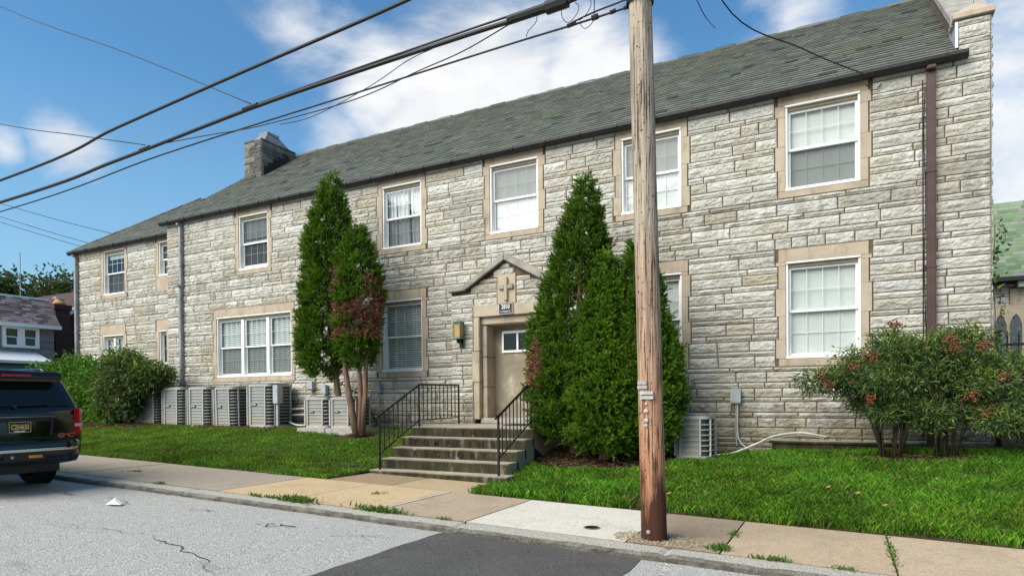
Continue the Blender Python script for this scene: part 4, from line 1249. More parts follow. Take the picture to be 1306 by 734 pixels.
def relabel(o, lab): o['label'] = lab; return o
G1 = 'tall air conditioners in a row along the wall'
ac0 = air_conditioner(.84, .82, 1.08, 12, 'tall grey air conditioner leftmost in the clear row, next to the shrub', G1)
place(ac0, -16.41, -.53, .895)
place(relabel(copy_tree(ac0), 'tall grey air conditioner second from the shrub in the row below the triple window'), -15.33, -.53, .89)
place(relabel(copy_tree(ac0), 'tall grey air conditioner leaning slightly, third from the shrub in its row'), -14.27, -.52, .885, -3, 1.4)
a4 = place(relabel(copy_tree(ac0), 'tall grey air conditioner nearest the evergreen, with a switch box on its side'), -13.0, -.53, .93)
place(relabel(copy_tree(ac0), 'dark shaded air conditioner half hidden behind the left shrub'), -17.75, -.40, .92, 8)
q = MB(); q.box(-12.57, -12.40, -.86, -.68, 1.52, 1.98); sb = q.build('switch_box', M['box'], bevel=.01); tag(sb, 'grey switch box on a post beside the last tall air conditioner', 'switch box')
q = MB(); q.box(-12.52, -12.46, -.80, -.74, .9, 1.52); q.build('post', M['box'], sb)
ac1 = air_conditioner(.70, .70, .70, 7, 'short grey air conditioner standing left of its twin by the browning tree', 'short air conditioners by the browning tree', corner=.12)
place(ac1, -10.75, -.92, .965)
place(relabel(copy_tree(ac1), 'short grey air conditioner partly behind the trunks of the browning tree'), -9.99, -.92, .965)
ac2 = air_conditioner(.60, .56, .74, 7, 'compact grey air conditioner alone on a pad right of the utility pole', 'air conditioner by the pole', corner=.13)
del ac2['group']
place(ac2, -2.27, -.92, .545, -6)
def pad(x0, x1, y0, y1, z0_, z1_, lab):
    q = MB(); q.box(x0, x1, y0, y1, z0_, z1_); tag(q.build('concrete_pad', M['pad'], bevel=.012), lab, 'pad')
pad(-16.85, -15.95, -.99, -.08, .78, .893, 'concrete pad under the first tall air conditioner by the shrub')
pad(-15.78, -14.86, -1.0, -.08, .78, .888, 'concrete pad under the second tall air conditioner from the shrub')
pad(-14.74, -13.80, -1.06, -.08, .77, .878, 'concrete pad under the leaning air conditioner')
pad(-13.46, -12.50, -1.02, -.08, .80, .928, 'concrete pad under the tall air conditioner with the switch box')
pad(-11.22, -10.36, -1.38, -.5, .80, .963, 'thick concrete pad under the left short air conditioner')
pad(-10.345, -9.48, -1.38, -.5, .80, .962, 'thick concrete pad under the short air conditioner behind the trunks')
pad(-2.72, -1.84, -1.34, -.55, .42, .543, 'concrete pad in the grass under the compact air conditioner')
# switch boxes on the wall with their conduits
def wall_box(x, z, lab, w=.15, h=.25, down=.85, y=-.04):
    b = root('electrical_box', lab, 'electrical box', (x, y, z))
    q = MB(); q.box(x - w / 2, x + w / 2, y - .10, y, z, z + h); bd = q.build('housing', M['box'], b, bevel=.008)
    q = MB(); q.box(x - w / 2 - .006, x + w / 2 + .006, y - .116, y - .101, z + .02, z + h + .012); q.build('cover', M['box'], b, bevel=.006)
    q = MB(); q.tube([(x, y - .05, z), (x, y - .05, z - down * .6), (x + .01, y - .06, z - down)], .014, 6); q.build('conduit', M['box'], b)
wall_box(-12.03, 1.86, 'grey electrical box on the wall right of the triple window', h=.22)
wall_box(-11.58, 1.74, 'grey electrical box above the left short air conditioner', h=.24)
wall_box(-9.87, 1.76, 'grey electrical box on the wall just left of the steps railing', h=.26)
wb = wall_box(-1.72, 1.47, 'grey electrical box above the loose pipes right of the pole', w=.17, h=.26, down=.75)
def pipe(name, P, r, mat, lab, cat='pipe', group=None):
    q = MB()
    P = [Vector(p) for p in P]
    Q = []
    for k in range(len(P) - 1):
        p0, p1, p2, p3 = P[max(k - 1, 0)], P[k], P[k + 1], P[min(k + 2, len(P) - 1)]
        for u in np.linspace(0, 1, 7)[:-1]:
            Q.append(0.5 * ((2 * p1) + (p2 - p0) * u + (2 * p0 - 5 * p1 + 4 * p2 - p3) * u * u + (3 * p1 - p0 - 3 * p2 + p3) * u ** 3))
    Q.append(P[-1])
    q.tube(Q, r, 7)
    return tag(q.build(name, mat, smooth=True), lab, cat, group)
pipe('refrigerant_pipe', [(-1.98, -.80, .60), (-1.70, -.72, .63), (-1.35, -.55, .78), (-1.05, -.35, .92), (-.65, -.16, .97), (-.25, -.05, .90)], .017, M['conduit'], 'thick white wrapped pipe from the compact air conditioner to the wall')
pipe('refrigerant_pipe', [(-1.98, -.77, .56), (-1.7, -.69, .60), (-1.33, -.50, .75), (-1.05, -.30, .87), (-.65, -.12, .93), (-.30, -.04, .88)], .009, M['conduit'], 'thin pale pipe running under the thick wrapped pipe')
pipe('flexible_conduit', [(-1.69, -.10, 1.47), (-1.69, -.11, 1.1), (-1.66, -.14, .82), (-1.45, -.25, .66), (-1.1, -.3, .64)], .010, M['conduit'], 'white conduit hanging from the electrical box right of the pole', 'conduit')
for k, (dz, lab) in enumerate(((0.42, 'topmost pale pipe between the tall and short air conditioners'), (.27, 'middle pale pipe between the tall and short air conditioners'))):
    pipe('refrigerant_pipe', [(-12.5, -.3, .95 + dz), (-12.0, -.26, .97 + dz), (-11.5, -.3, .96 + dz), (-11.0, -.45, .95 + dz)], .026, M['conduit'], lab)
pipe('drooping_cable', [(-12.5, -.4, 1.05), (-12.1, -.5, .98), (-11.7, -.5, 1.0), (-11.3, -.5, 1.12), (-11.0, -.5, 1.14)], .02, M['conduit'], 'grey cable drooping near the ground beside the short air conditioners', 'cable')
# low concrete ledge at the wall foot
q = MB(); q.box(-1.10, .85, -.30, -.045, .35, .79); q.box(-1.14, .88, -.34, -.045, .792, .838)
tag(q.build('concrete_ledge', M['steps'], bevel=.012), 'low mossy concrete ledge along the foot of the wall by the red berry shrub', 'ledge')

# ================================================================== UTILITY POLE AND WIRES
def pole():
    Pp = root('utility_pole', 'tall weathered wooden utility pole rising from the pavement edge', 'utility pole', (-1.715, -5.70, .146))
    n, m = 40, 60
    V = []; 
    for k in range(m + 1):
        u = k / m; z = -.1 + u * 9.6
        cx = -1.715 - .115 * (z - .15) / 5.55; r = .128 - .0025 * z
        for a in range(n):
            q = 2 * math.pi * a / n
            g = (fbm(np.array([a * .9]), np.array([z * .35]), 77, 3)[0] - .5) * .012
            V.append((cx + (r + g) * math.cos(q), -5.70 + (r + g) * math.sin(q), z))
    i, j = np.meshgrid(np.arange(m), np.arange(n), indexing='ij')
    F = np.stack([i * n + j, i * n + (j + 1) % n, (i + 1) * n + (j + 1) % n, (i + 1) * n + j], -1).reshape(-1, 4)
    np_mesh('shaft', V, F, M['pole'], parent=Pp, smooth=True)
    def onpole(z, ang):
        cx = -1.715 - .115 * (z - .15) / 5.55; r = .136 - .0025 * z
        return Vector((cx + r * math.cos(R(ang)), -5.70 + r * math.sin(R(ang)), z))
    for z, ang, w in ((1.745, -112, .11), (1.70, -112, .115), (1.64, -92, .135), (1.595, -92, .135)):
        q = MB(); c = onpole(z, ang); t_ = Vector((-math.sin(R(ang)), math.cos(R(ang)), 0)); nn = Vector((math.cos(R(ang)), math.sin(R(ang)), 0))
        vs_ = []
        for dn in (-.015, .006):
            for (a, b) in ((-1, -1), (1, -1), (1, 1), (-1, 1)): vs_.append(c + t_ * a * w / 2 + Vector((0, 0, b * .017)) + nn * dn)
        q.add(vs_, [(0, 3, 2, 1), (4, 5, 6, 7), (0, 1, 5, 4), (1, 2, 6, 5), (2, 3, 7, 6), (3, 0, 4, 7)]); q.build('number_tag', M['metal'], Pp)
    for z, ang, rr in ((1.53, -96, .012), (1.46, -96, .021), (1.365, -96, .021), (1.315, -98, .018), (.25, -100, .02)):
        q = MB(); c = onpole(z, ang); q.lathe([(0.0, -.01), (rr, -.008), (rr, .006), (.0, .008)], (c.x, c.y, c.z), 'y', 12); q.build('round_tag', M['metal'], Pp)
    q = MB(); c = onpole(5.62, -90); q.lathe([(.136, 5.6), (.14, 5.62), (.14, 5.68), (.136, 5.70)], (-1.715 - .115 * 5.5 / 5.55, -5.70, 0), 'z', 24, cap=False); q.build('wire_band', M['cable'], Pp)
    return Pp
pole()
def wire(P, r, lab, cat='wire', group=None, n=6, clamps=()):
    q = MB()
    Pv = [Vector(p) for p in P]; Q = []
    for k in range(len(Pv) - 1):
        p0, p1, p2, p3 = Pv[max(k - 1, 0)], Pv[k], Pv[k + 1], Pv[min(k + 2, len(Pv) - 1)]
        for u in np.linspace(0, 1, 9)[:-1]:
            Q.append(0.5 * ((2 * p1) + (p2 - p0) * u + (2 * p0 - 5 * p1 + 4 * p2 - p3) * u * u + (3 * p1 - p0 - 3 * p2 + p3) * u ** 3))
    Q.append(Pv[-1]); q.tube(Q, r, n)
    o = tag(q.build('overhead_wire', M['cable'], smooth=True), lab, cat, group)
    for (x, y, z, l, rr) in clamps:
        c = MB(); c.tube([(x - l / 2, y, z - .004), (x + l / 2, y, z + .004)], rr, 8); c.build('clamp', M['cable'], o)
    return o
wire([(-60, -5.9, 6.1), (-30, -5.9, 5.62), (-14.08, -5.9, 5.778), (-10.37, -5.9, 6.02), (-7.6, -5.9, 6.187), (-5.44, -5.9, 6.30), (-4.0, -5.9, 6.40), (-1.9, -5.86, 6.6), (10, -5.9, 7.4)], .022, 'uppermost thick black overhead cable, crossing the sky above the others')
wire([(-60, -5.7, 6.0), (-30, -5.7, 5.45), (-14.54, -5.7, 5.489), (-10.72, -5.7, 5.62), (-7.53, -5.7, 5.785), (-5.63, -5.7, 5.83), (-3.85, -5.7, 5.85), (-2.66, -5.7, 5.86), (-1.8, -5.72, 6.0)], .026, 'thick black bundled cable in the middle of the overhead lines',
     clamps=((-7.53, -5.7, 5.80, .30, .035), (-9.98, -5.7, 5.67, .25, .032), (-3.1, -5.7, 5.87, .5, .05), (-2.75, -5.7, 5.87, .25, .07)))
wire([(-7.5, -5.7, 5.815), (-5.63, -5.7, 5.87), (-3.85, -5.7, 5.905), (-2.7, -5.7, 5.93), (-1.8, -5.72, 6.05)], .012, 'thin wire lashed on top of the bundled cable')
wire([(-60, -5.6, 6.0), (-30, -5.6, 5.4), (-14.78, -5.6, 5.365), (-9.71, -5.6, 5.555), (-5.72, -5.6, 5.62), (-3.49, -5.6, 5.655), (-2.61, -5.6, 5.66), (-1.84, -5.6, 5.676)], .011, 'lowest of the long black wires running to the pole',
     clamps=((-2.62, -5.6, 5.668, .10, .022), (-2.35, -5.6, 5.672, .07, .03), (-2.15, -5.6, 5.675, .06, .022), (-1.97, -5.6, 5.68, .12, .02)))
wire([(-2.62, -5.6, 5.69), (-2.35, -5.6, 5.73), (-2.1, -5.6, 5.75), (-1.85, -5.62, 5.76)], .009, 'short guy wire just above the lowest wire at the pole')
wire([(-9.98, -5.7, 5.70), (-8.5, -5.68, 5.60), (-7.43, -5.65, 5.53), (-5.68, -5.65, 5.51), (-4.61, -5.65, 5.635), (-3.97, -5.65, 5.71), (-3.33, -5.65, 5.86)], .007, 'thin slack wire hanging under the bundled cable')
wire([(-7.0, -5.66, 5.46), (-6.37, -5.65, 5.45), (-5.41, -5.65, 5.62), (-4.79, -5.65, 5.80), (-4.4, -5.68, 5.83)], .005, 'thinnest wire curving up into the bundled cable in front of the clouds')
wire([(-7.53, -5.7, 5.85), (-10.47, -5.7, 7.34), (-14.44, -5.7, 9.25), (-22, -5.7, 13.3)], .008, 'thin wire climbing to the top left corner from the bundled cable')
wire([(-9.98, -5.7, 5.73), (-12.09, -5.7, 6.32), (-14.5, -5.7, 7.0), (-24, -5.7, 9.9)], .008, 'thin wire climbing to the left edge below the corner wire')
for k, (a, b, lab) in enumerate((((-54.8, 12, 16.2), (-36.0, 12, 10.9), 'topmost faint wire passing behind the hip roof on the left'), ((-54.8, 12, 15.23), (-36, 12, 9.9), 'second faint wire passing behind the hip roof on the left'), ((-54.8, 12, 14.83), (-36, 12, 9.6), 'third faint wire passing behind the hip roof on the left'))):
    wire([a, tuple((p + q_) / 2 - (.12 if i_ == 2 else 0) for i_, (p, q_) in enumerate(zip(a, b))), b], .022, lab)
wire([(-43, 6, 9.2), (-41.24, 6, 8.83), (-37.2, 6, 7.97), (-33.5, 6, 7.5)], .018, 'wire dipping toward the brown house roof on the left')
wire([(.34, -.36, 6.74), (-.5, -1.7, 6.72), (-1.45, -3.0, 7.0), (-1.75, -5.65, 8.0)], .010, 'service wire dropping from the pole to the roof edge by the right window')
wire([(-1.80, -5.55, 8.2), (-1.83, -3.6, 7.3), (-1.72, -3.05, 6.93), (-1.55, -3.0, 6.66)], .006, 'loose wire end dangling against the sky right of the pole')
def coil(c, rr, lab, a0=0, a1=360, y=-5.64):
    wire([(c[0] + rr * math.cos(R(a)), y + .02 * math.sin(R(a * 2)), c[1] + rr * 1.1 * math.sin(R(a))) for a in np.linspace(a0, a1, 9)], .004, lab)
coil((-2.62, 5.79), .10, 'small loop of thin wire below the cable splice', 100, 420)
coil((-2.50, 5.80), .12, 'larger loop of thin wire between splice and lowest wire', -120, 110)
coil((-2.42, 5.66), .09, 'drooping loop of wire under the lowest wire near the pole', 190, 350)
wire([(-2.36, -5.6, 5.68), (-2.35, -5.62, 5.9), (-2.34, -5.66, 6.3)], .005, 'thin vertical wire rising from the lowest wire near the pole')
wire([(-3.0, -5.68, 5.86), (-3.02, -5.66, 5.78), (-3.12, -5.66, 5.70), (-3.15, -5.64, 5.655)], .004, 'thin tail of wire hanging in front of the cloud')
# ================================================================== VEGETATION
def leaf_cloud(P, Dv, length, width, r_, fold=.25, jitter=.5):
    """one bent leaf quad per point P (n,3), growing along Dv (n,3)"""
    n = len(P)
    Dv = Dv / (np.linalg.norm(Dv, axis=1, keepdims=True) + 1e-9)
    A = r_.normal(size=(n, 3)); S_ = np.cross(Dv, A); S_ /= (np.linalg.norm(S_, axis=1, keepdims=True) + 1e-9)
    L = length * (1 + jitter * (r_.random((n, 1)) - .5)); W = width * (1 + jitter * (r_.random((n, 1)) - .5))
    Nn = np.cross(S_, Dv)
    a = P; b = P + Dv * L * .5 + S_ * W / 2 + Nn * W * fold; c = P + Dv * L - Nn * L * .12; d = P + Dv * L * .5 - S_ * W / 2 + Nn * W * fold
    V = np.stack([a, b, c, d], 1).reshape(-1, 3)
    F = np.arange(4 * n).reshape(n, 4)
    return V, F
def unit(r_, n):
    a = r_.normal(size=(n, 3)); return a / np.linalg.norm(a, axis=1, keepdims=True)
def pick(r_, n, cols, w=None):
    cols = np.array(cols, float)
    i = r_.choice(len(cols), n, p=w); j = r_.choice(len(cols), n, p=w); u = r_.random((n, 1)) * .5
    return cols[i] * (1 - u) + cols[j] * u

ARB = [(.022, .055, .006), (.045, .105, .008), (.085, .175, .012), (.145, .25, .020), (.225, .33, .035)]
BROWN = [(.30, .14, .09), (.22, .10, .06), (.38, .22, .15), (.15, .07, .05)]
def arborvitae(parent, c, z0_, z1_, rad, seed, sprays=4200, leaves=18, lean=(0, 0), brown=None, sq=(1, 1), spray_len=.145, cols=ARB, bare=None, lump=.20):
    """crown between z0 and z1; rad(t) gives the radius at relative height t"""
    r_ = np.random.default_rng(seed)
    T = r_.random(sprays * 5)
    keep = r_.random(sprays * 5) < np.array([max(rad(t_), .02) for t_ in T]) / max(rad(t_) for t_ in np.linspace(0, 1, 40))
    T = T[keep][:sprays]; n = len(T)
    th_ = r_.random(n) * 2 * np.pi
    rr = np.array([rad(t_) for t_ in T])
    lum = 1 + lump * 2 * (fbm(th_ * 1.6 + np.cos(th_) * .5, T * (z1_ - z0_) * 2.2, seed, 3) - .5) + .36 * (fbm(th_ * rr * 5.5 + 9, T * (z1_ - z0_) * 4.2, seed + 3, 2) - .5)
    # fewer sprays inside, most on the outside; small pockets stay open
    dep = 1 - .38 * r_.random(n) ** 2.2
    R_ = rr * lum * dep
    z = z0_ + (z1_ - z0_) * T
    x = c[0] + lean[0] * T + R_ * np.cos(th_) * sq[0]; y = c[1] + lean[1] * T + R_ * np.sin(th_) * sq[1]
    P = np.stack([x, y, z], 1)
    nc = max(8, n // 11); cid = r_.integers(0, nc, n); tight = (r_.random(n) < .86)
    cl = P[:nc][cid]
    ofs = unit(r_, n) * (.090 * r_.random((n, 1)) ** .5) * np.array([1, 1, 1.25])
    P = np.where(tight[:, None], cl + ofs, P); th_ = np.where(tight, th_[:nc][cid], th_); ctone = r_.random(nc)[cid]
    dep = np.where(tight, dep[:nc][cid], dep)
    out = np.stack([np.cos(th_), np.sin(th_), np.full(n, .0)], 1)
    Dm = out * .75 + np.array([0, 0, .62]) + .35 * unit(r_, n) + np.where(tight[:, None], ofs * 7.0, 0)
    Dm /= np.linalg.norm(Dm, axis=1, keepdims=True)
    # a spray is a flat curled fan
    side = np.cross(Dm, unit(r_, n)); side /= np.linalg.norm(side, axis=1, keepdims=True)
    nrm_ = np.cross(Dm, side)
    tone = np.clip(r_.random(n) * .42 + .62 * ctone, 0, 1)
    VV = []; CC = []
    sl = spray_len * (.7 + .6 * r_.random(n))
    for k in range(leaves):
        u = (k + .5) / leaves
        s_ = (1 if k % 2 else -1)
        base = P + Dm * (sl * u * .8)[:, None] + nrm_ * (sl * .35 * u * u)[:, None]
        dv = Dm * (.55 + .4 * u) + side * s_ * (.9 - .55 * u) + .30 * unit(r_, n) + nrm_ * .25 * u
        V, F = leaf_cloud(base, dv, spray_len * .30, spray_len * .13, r_)
        VV.append(V)
        q = np.clip(tone * .62 + .5 * u * r_.random(n), 0, .999) * (len(cols) - 1)
        i = q.astype(int); f = (q - i)[:, None]
        ca = np.array(cols)
        C = ca[i] * (1 - f) + ca[np.minimum(i + 1, len(cols) - 1)] * f
        if brown is not None:
            bmask = brown(P, r_)
            C = np.where(bmask[:, None], pick(r_, n, BROWN), C)
        CC.append(C)
    V = np.concatenate(VV); C = np.concatenate(CC)
    return np_mesh('crown', V, np.arange(len(V)).reshape(-1, 4), M['leaf'], parent=parent, vec=C)
def trunk(parent, pts, r0, r1, mat='bark', name='trunk'):
    q = MB(); n = len(pts)
    q.tube(pts, [r0 + (r1 - r0) * k / (n - 1) for k in range(n)], 9)
    return q.build(name, M[mat], parent, smooth=True)
def prof(*kv):
    ts = [k for k, _ in kv]; vs_ = [v for _, v in kv]
    return lambda t_: float(np.interp(t_, ts, vs_))

tr = root('arborvitae', 'tall dark green arborvitae in front of the wall left of the browning tree', 'tree', (-10.45, -1.25, .9))
trunk(tr, [(-10.05, -1.1, .85), (-10.2, -1.15, 2.0), (-10.35, -1.25, 3.6), (-10.35, -1.25, 5.6)], .09, .02)
arborvitae(tr, (-10.52, -1.25), 2.12, 6.62, prof((0, .22), (.06, .40), (.14, .50), (.32, .53), (.5, .50), (.68, .42), (.82, .31), (.93, .15), (1, .02)), 31, sprays=8200, lean=(.36, 0))
def br1(P, r_):
    n_ = fbm(P[:, 0] * 3.1 + 7, P[:, 2] * 3.1, 55, 3)
    zc = P[:, 2]
    return ((zc > 2.9) & (zc < 4.25) & (n_ > .40) & (P[:, 1] < -1.12)) | ((zc <= 2.9) & (n_ > .60)) | ((zc < 4.6) & (n_ > .72))
tr = root('arborvitae', 'browning arborvitae with bare leaning trunks beside the ground floor window', 'tree', (-9.45, -1.5, .9))
trunk(tr, [(-9.28, -1.55, .84), (-9.48, -1.5, 1.5), (-9.66, -1.45, 2.2), (-9.72, -1.4, 2.9), (-9.6, -1.3, 4.0)], .085, .03)
trunk(tr, [(-9.22, -1.5, .84), (-9.24, -1.45, 1.6), (-9.32, -1.4, 2.4), (-9.38, -1.35, 3.6)], .07, .03)
trunk(tr, [(-9.18, -1.48, .84), (-9.14, -1.42, 1.7), (-9.16, -1.35, 2.6), (-9.2, -1.3, 3.5)], .065, .03)
trunk(tr, [(-9.28, -1.55, .86), (-9.42, -1.8, .84)], .05, .02, name='root')
arborvitae(tr, (-9.40, -1.30), 2.30, 5.42, prof((0, .18), (.1, .34), (.3, .44), (.5, .48), (.66, .40), (.84, .24), (.95, .10), (1, .02)), 32, sprays=4600, lean=(-.02, 0), brown=br1)
trunk(tr, [(-9.6, -1.3, 3.2), (-9.85, -1.3, 4.2), (-9.78, -1.25, 5.3)], .03, .01, name='branch')
def br2(P, r_):
    n_ = fbm(P[:, 0] * 4 + 3, P[:, 2] * 4, 65, 3)
    return (np.hypot((P[:, 0] + 4.70) / .22, (P[:, 2] - 2.15) / .50) < .62 + .8 * (n_ - .3)) & (P[:, 1] < -1.55)
tr = root('arborvitae', 'tallest dark green arborvitae between the doorway and the utility pole', 'tree', (-4.3, -1.45, .66))
trunk(tr, [(-4.3, -1.4, .6), (-4.25, -1.4, 2.5), (-4.1, -1.4, 5.0)], .11, .02)
arborvitae(tr, (-4.40, -1.50), .92, 5.52, prof((0, .42), (.05, .62), (.16, .74), (.30, .76), (.44, .66), (.58, .52), (.74, .38), (.88, .22), (.96, .09), (1, .02)), 33, sprays=10500, lean=(.38, 0), brown=br2, lump=.17, cols=[tuple(q * .88 for q in c_) for c_ in ARB])
ARBL = [tuple(q * 1.12 for q in c_) for c_ in ARB]; ARBD = [tuple(q * .72 for q in c_) for c_ in ARB]
def twin(lab, c, z1_, rd_, sd, lean, spr):
    tr = root('arborvitae', lab, 'tree', (c[0], c[1], .6))
    trunk(tr, [(c[0], c[1], .55), (c[0] + lean[0] * .4, c[1], 2.0), (c[0] + lean[0] * .9, c[1], z1_ - .5)], .10, .02)
    arborvitae(tr, c, .70, z1_, rd_, sd, sprays=spr, lean=lean, lump=.15, cols=ARBL if sd == 34 else ARB)
twin('short broad arborvitae in the middle of the dense evergreen clump', (-3.62, -1.75), 3.98, prof((0, .38), (.07, .60), (.22, .68), (.40, .60), (.60, .42), (.78, .26), (.92, .11), (1, .02)), 34, (.10, 0), 8000)
twin('arborvitae directly behind the utility pole, next to the compact air conditioner', (-3.02, -1.45), 4.25, prof((0, .26), (.08, .44), (.25, .62), (.42, .60), (.60, .46), (.78, .30), (.92, .14), (1, .02)), 35, (-.10, 0), 8000)

LAU = [(.040, .11, .014), (.070, .17, .020), (.115, .245, .03), (.16, .31, .05), (.025, .06, .012)]
NAN = [(.025, .062, .022), (.045, .10, .030), (.075, .145, .036), (.13, .21, .04), (.26, .31, .045), (.16, .07, .035)]
def sub_blobs(env, k, ra, rb, seed):
    r_ = np.random.default_rng(seed); out = []
    w = np.array([b[3] * b[5] for b in env]); w = w / w.sum()
    for b, q in zip(env, w):
        for _ in range(max(1, int(round(k * q)))):
            u = unit(r_, 1)[0]; d = r_.uniform(.45, 1.0); r0 = r_.uniform(ra, rb)
            out.append((b[0] + u[0] * b[3] * d, b[1] + u[1] * b[4] * d, b[2] + u[2] * b[5] * d, r0 * 1.25, r0 * 1.1, r0 * .75))
    return out
def dense_shrub(lab, name, blobs, seed, n_leaf, L, W, cols, wts, stems=(), cat='shrub', mat='leafy', rough=.5):
    tr = root(name, lab, cat, (blobs[0][0], blobs[0][1], .8))
    r_ = np.random.default_rng(seed)
    vol = np.array([b[3] * b[5] for b in blobs]); vol = vol / vol.sum()
    VV = []; CC = []
    for b, v_ in zip(blobs, vol):
        n = int(n_leaf * v_)
        u = unit(r_, n)
        lum = 1 + 1.5 * rough * (fbm(u[:, 0] * 3 + b[0], u[:, 2] * 3 + u[:, 1] * 2, seed, 3) - .5)
        rr = (r_.random(n) ** .33) * lum
        P = np.array(b[:3]) + u * rr[:, None] * np.array(b[3:6])
        zmin = b[2] - b[5] * .92
        P[:, 2] = np.maximum(P[:, 2], zmin + .1 * r_.random(n))
        # leaves come in tufts that point outward and droop a little
        g = 7
        base = np.repeat(P[: n // g], g, 0) + r_.normal(size=(n // g * g, 3)) * L * .55
        dv = np.repeat(u[: n // g], g, 0) * .7 + unit(r_, len(base)) * .8 + np.array([0, 0, -.05])
        V, F = leaf_cloud(base, dv, L, W, r_, fold=.12)
        C = pick(r_, len(base), cols, wts)
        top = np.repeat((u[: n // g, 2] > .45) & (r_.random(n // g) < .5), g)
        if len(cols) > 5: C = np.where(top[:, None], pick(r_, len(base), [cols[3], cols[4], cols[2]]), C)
        VV.append(V); CC.append(C)
    V = np.concatenate(VV); C = np.concatenate(CC)
    np_mesh('foliage', V, np.arange(len(V)).reshape(-1, 4), M[mat], parent=tr, vec=C)
    for s_ in stems: trunk(tr, s_[0], s_[1], s_[1] * .4, 'stem', 'stem')
    return tr
# hedge and shrub at the left wing
dense_shrub('broad bright green hedge behind the black car', 'evergreen_hedge', [(-21.2, -.35, 1.75, 1.7, .75, 1.05), (-19.9, -.6, 1.75, 1.15, .8, .95), (-19.3, -.8, 1.35, .75, .55, .6), (-22.8, -.35, 1.7, 1.2, .7, 1.15)], 41, 46000, .16, .055, LAU, [.2, .25, .25, .15, .15], rough=.7, mat='leaf')
def stem_fan(c, n, h, sp, seed):
    r_ = np.random.default_rng(seed); out = []
    for k in range(n):
        a = r_.random() * 6.28; d = sp * (.3 + .7 * r_.random())
        out.append(([(c[0] + .12 * math.cos(a), c[1] + .10 * math.sin(a), c[2]), (c[0] + d * .35 * math.cos(a), c[1] + d * .3 * math.sin(a), c[2] + h * .5), (c[0] + d * math.cos(a), c[1] + d * .7 * math.sin(a), c[2] + h)], .009 + .006 * r_.random()))
    return out
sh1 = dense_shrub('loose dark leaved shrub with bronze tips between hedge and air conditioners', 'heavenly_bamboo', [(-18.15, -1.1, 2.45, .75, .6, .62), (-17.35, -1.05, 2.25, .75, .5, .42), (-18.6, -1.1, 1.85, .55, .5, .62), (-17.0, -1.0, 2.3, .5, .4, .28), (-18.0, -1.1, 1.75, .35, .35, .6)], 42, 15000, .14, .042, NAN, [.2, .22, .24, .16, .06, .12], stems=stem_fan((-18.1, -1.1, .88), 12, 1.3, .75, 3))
def berries(parent, pts, seed):
    r_ = np.random.default_rng(seed)
    for (x, y, z) in pts:
        q = MB()
        for k in range(34):
            u = r_.normal(size=3) * np.array([.045, .035, .04]); s_ = .013 + .006 * r_.random()
            c = np.array((x, y, z)) + u
            o = [c + np.array(d) * s_ for d in ((1, 0, 0), (-1, 0, 0), (0, 1, 0), (0, -1, 0), (0, 0, 1), (0, 0, -1))]
            q.add(o, [(0, 2, 4), (2, 1, 4), (1, 3, 4), (3, 0, 4), (2, 0, 5), (1, 2, 5), (3, 1, 5), (0, 3, 5)])
        q.build('berry_cluster', M['berry'], parent, smooth=True)
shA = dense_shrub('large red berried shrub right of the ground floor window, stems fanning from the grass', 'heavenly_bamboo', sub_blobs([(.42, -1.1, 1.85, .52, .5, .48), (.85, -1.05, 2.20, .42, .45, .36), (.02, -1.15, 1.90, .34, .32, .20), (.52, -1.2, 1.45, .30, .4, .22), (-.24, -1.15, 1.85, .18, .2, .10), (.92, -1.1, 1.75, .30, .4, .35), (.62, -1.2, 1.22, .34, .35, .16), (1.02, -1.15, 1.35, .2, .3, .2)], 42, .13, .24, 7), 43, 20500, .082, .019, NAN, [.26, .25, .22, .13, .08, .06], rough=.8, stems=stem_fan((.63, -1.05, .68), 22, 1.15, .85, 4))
berries(shA, [(.36, -1.60, 2.16), (.12, -1.55, 2.02), (.66, -1.40, 2.62), (.32, -1.62, 1.55), (-.30, -1.38, 1.90), (-.18, -1.42, 1.76)], 3)
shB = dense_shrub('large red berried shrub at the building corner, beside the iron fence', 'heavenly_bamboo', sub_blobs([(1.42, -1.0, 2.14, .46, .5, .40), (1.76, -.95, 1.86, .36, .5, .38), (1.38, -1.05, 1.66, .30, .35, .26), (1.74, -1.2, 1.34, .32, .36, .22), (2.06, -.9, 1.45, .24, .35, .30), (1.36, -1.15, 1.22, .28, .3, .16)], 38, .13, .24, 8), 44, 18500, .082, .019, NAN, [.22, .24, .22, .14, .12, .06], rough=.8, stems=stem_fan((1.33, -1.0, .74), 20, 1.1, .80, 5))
berries(shB, [(1.30, -1.55, 2.36), (1.66, -1.52, 2.26), (1.34, -1.55, 2.24), (1.92, -1.42, 1.84), (1.72, -1.58, 1.36), (1.55, -1.60, 1.58)], 4)
shC = dense_shrub('reddish dark shrub behind the iron fence at the right edge', 'heavenly_bamboo', [(2.75, .1, 1.55, .55, .45, .75), (3.3, .3, 1.4, .6, .5, .7)], 45, 9000, .11, .03, [(.02, .04, .018), (.05, .03, .02), (.10, .05, .03), (.03, .06, .025)], [.35, .25, .15, .25], stems=stem_fan((2.8, .1, .7), 8, .9, .4, 6))

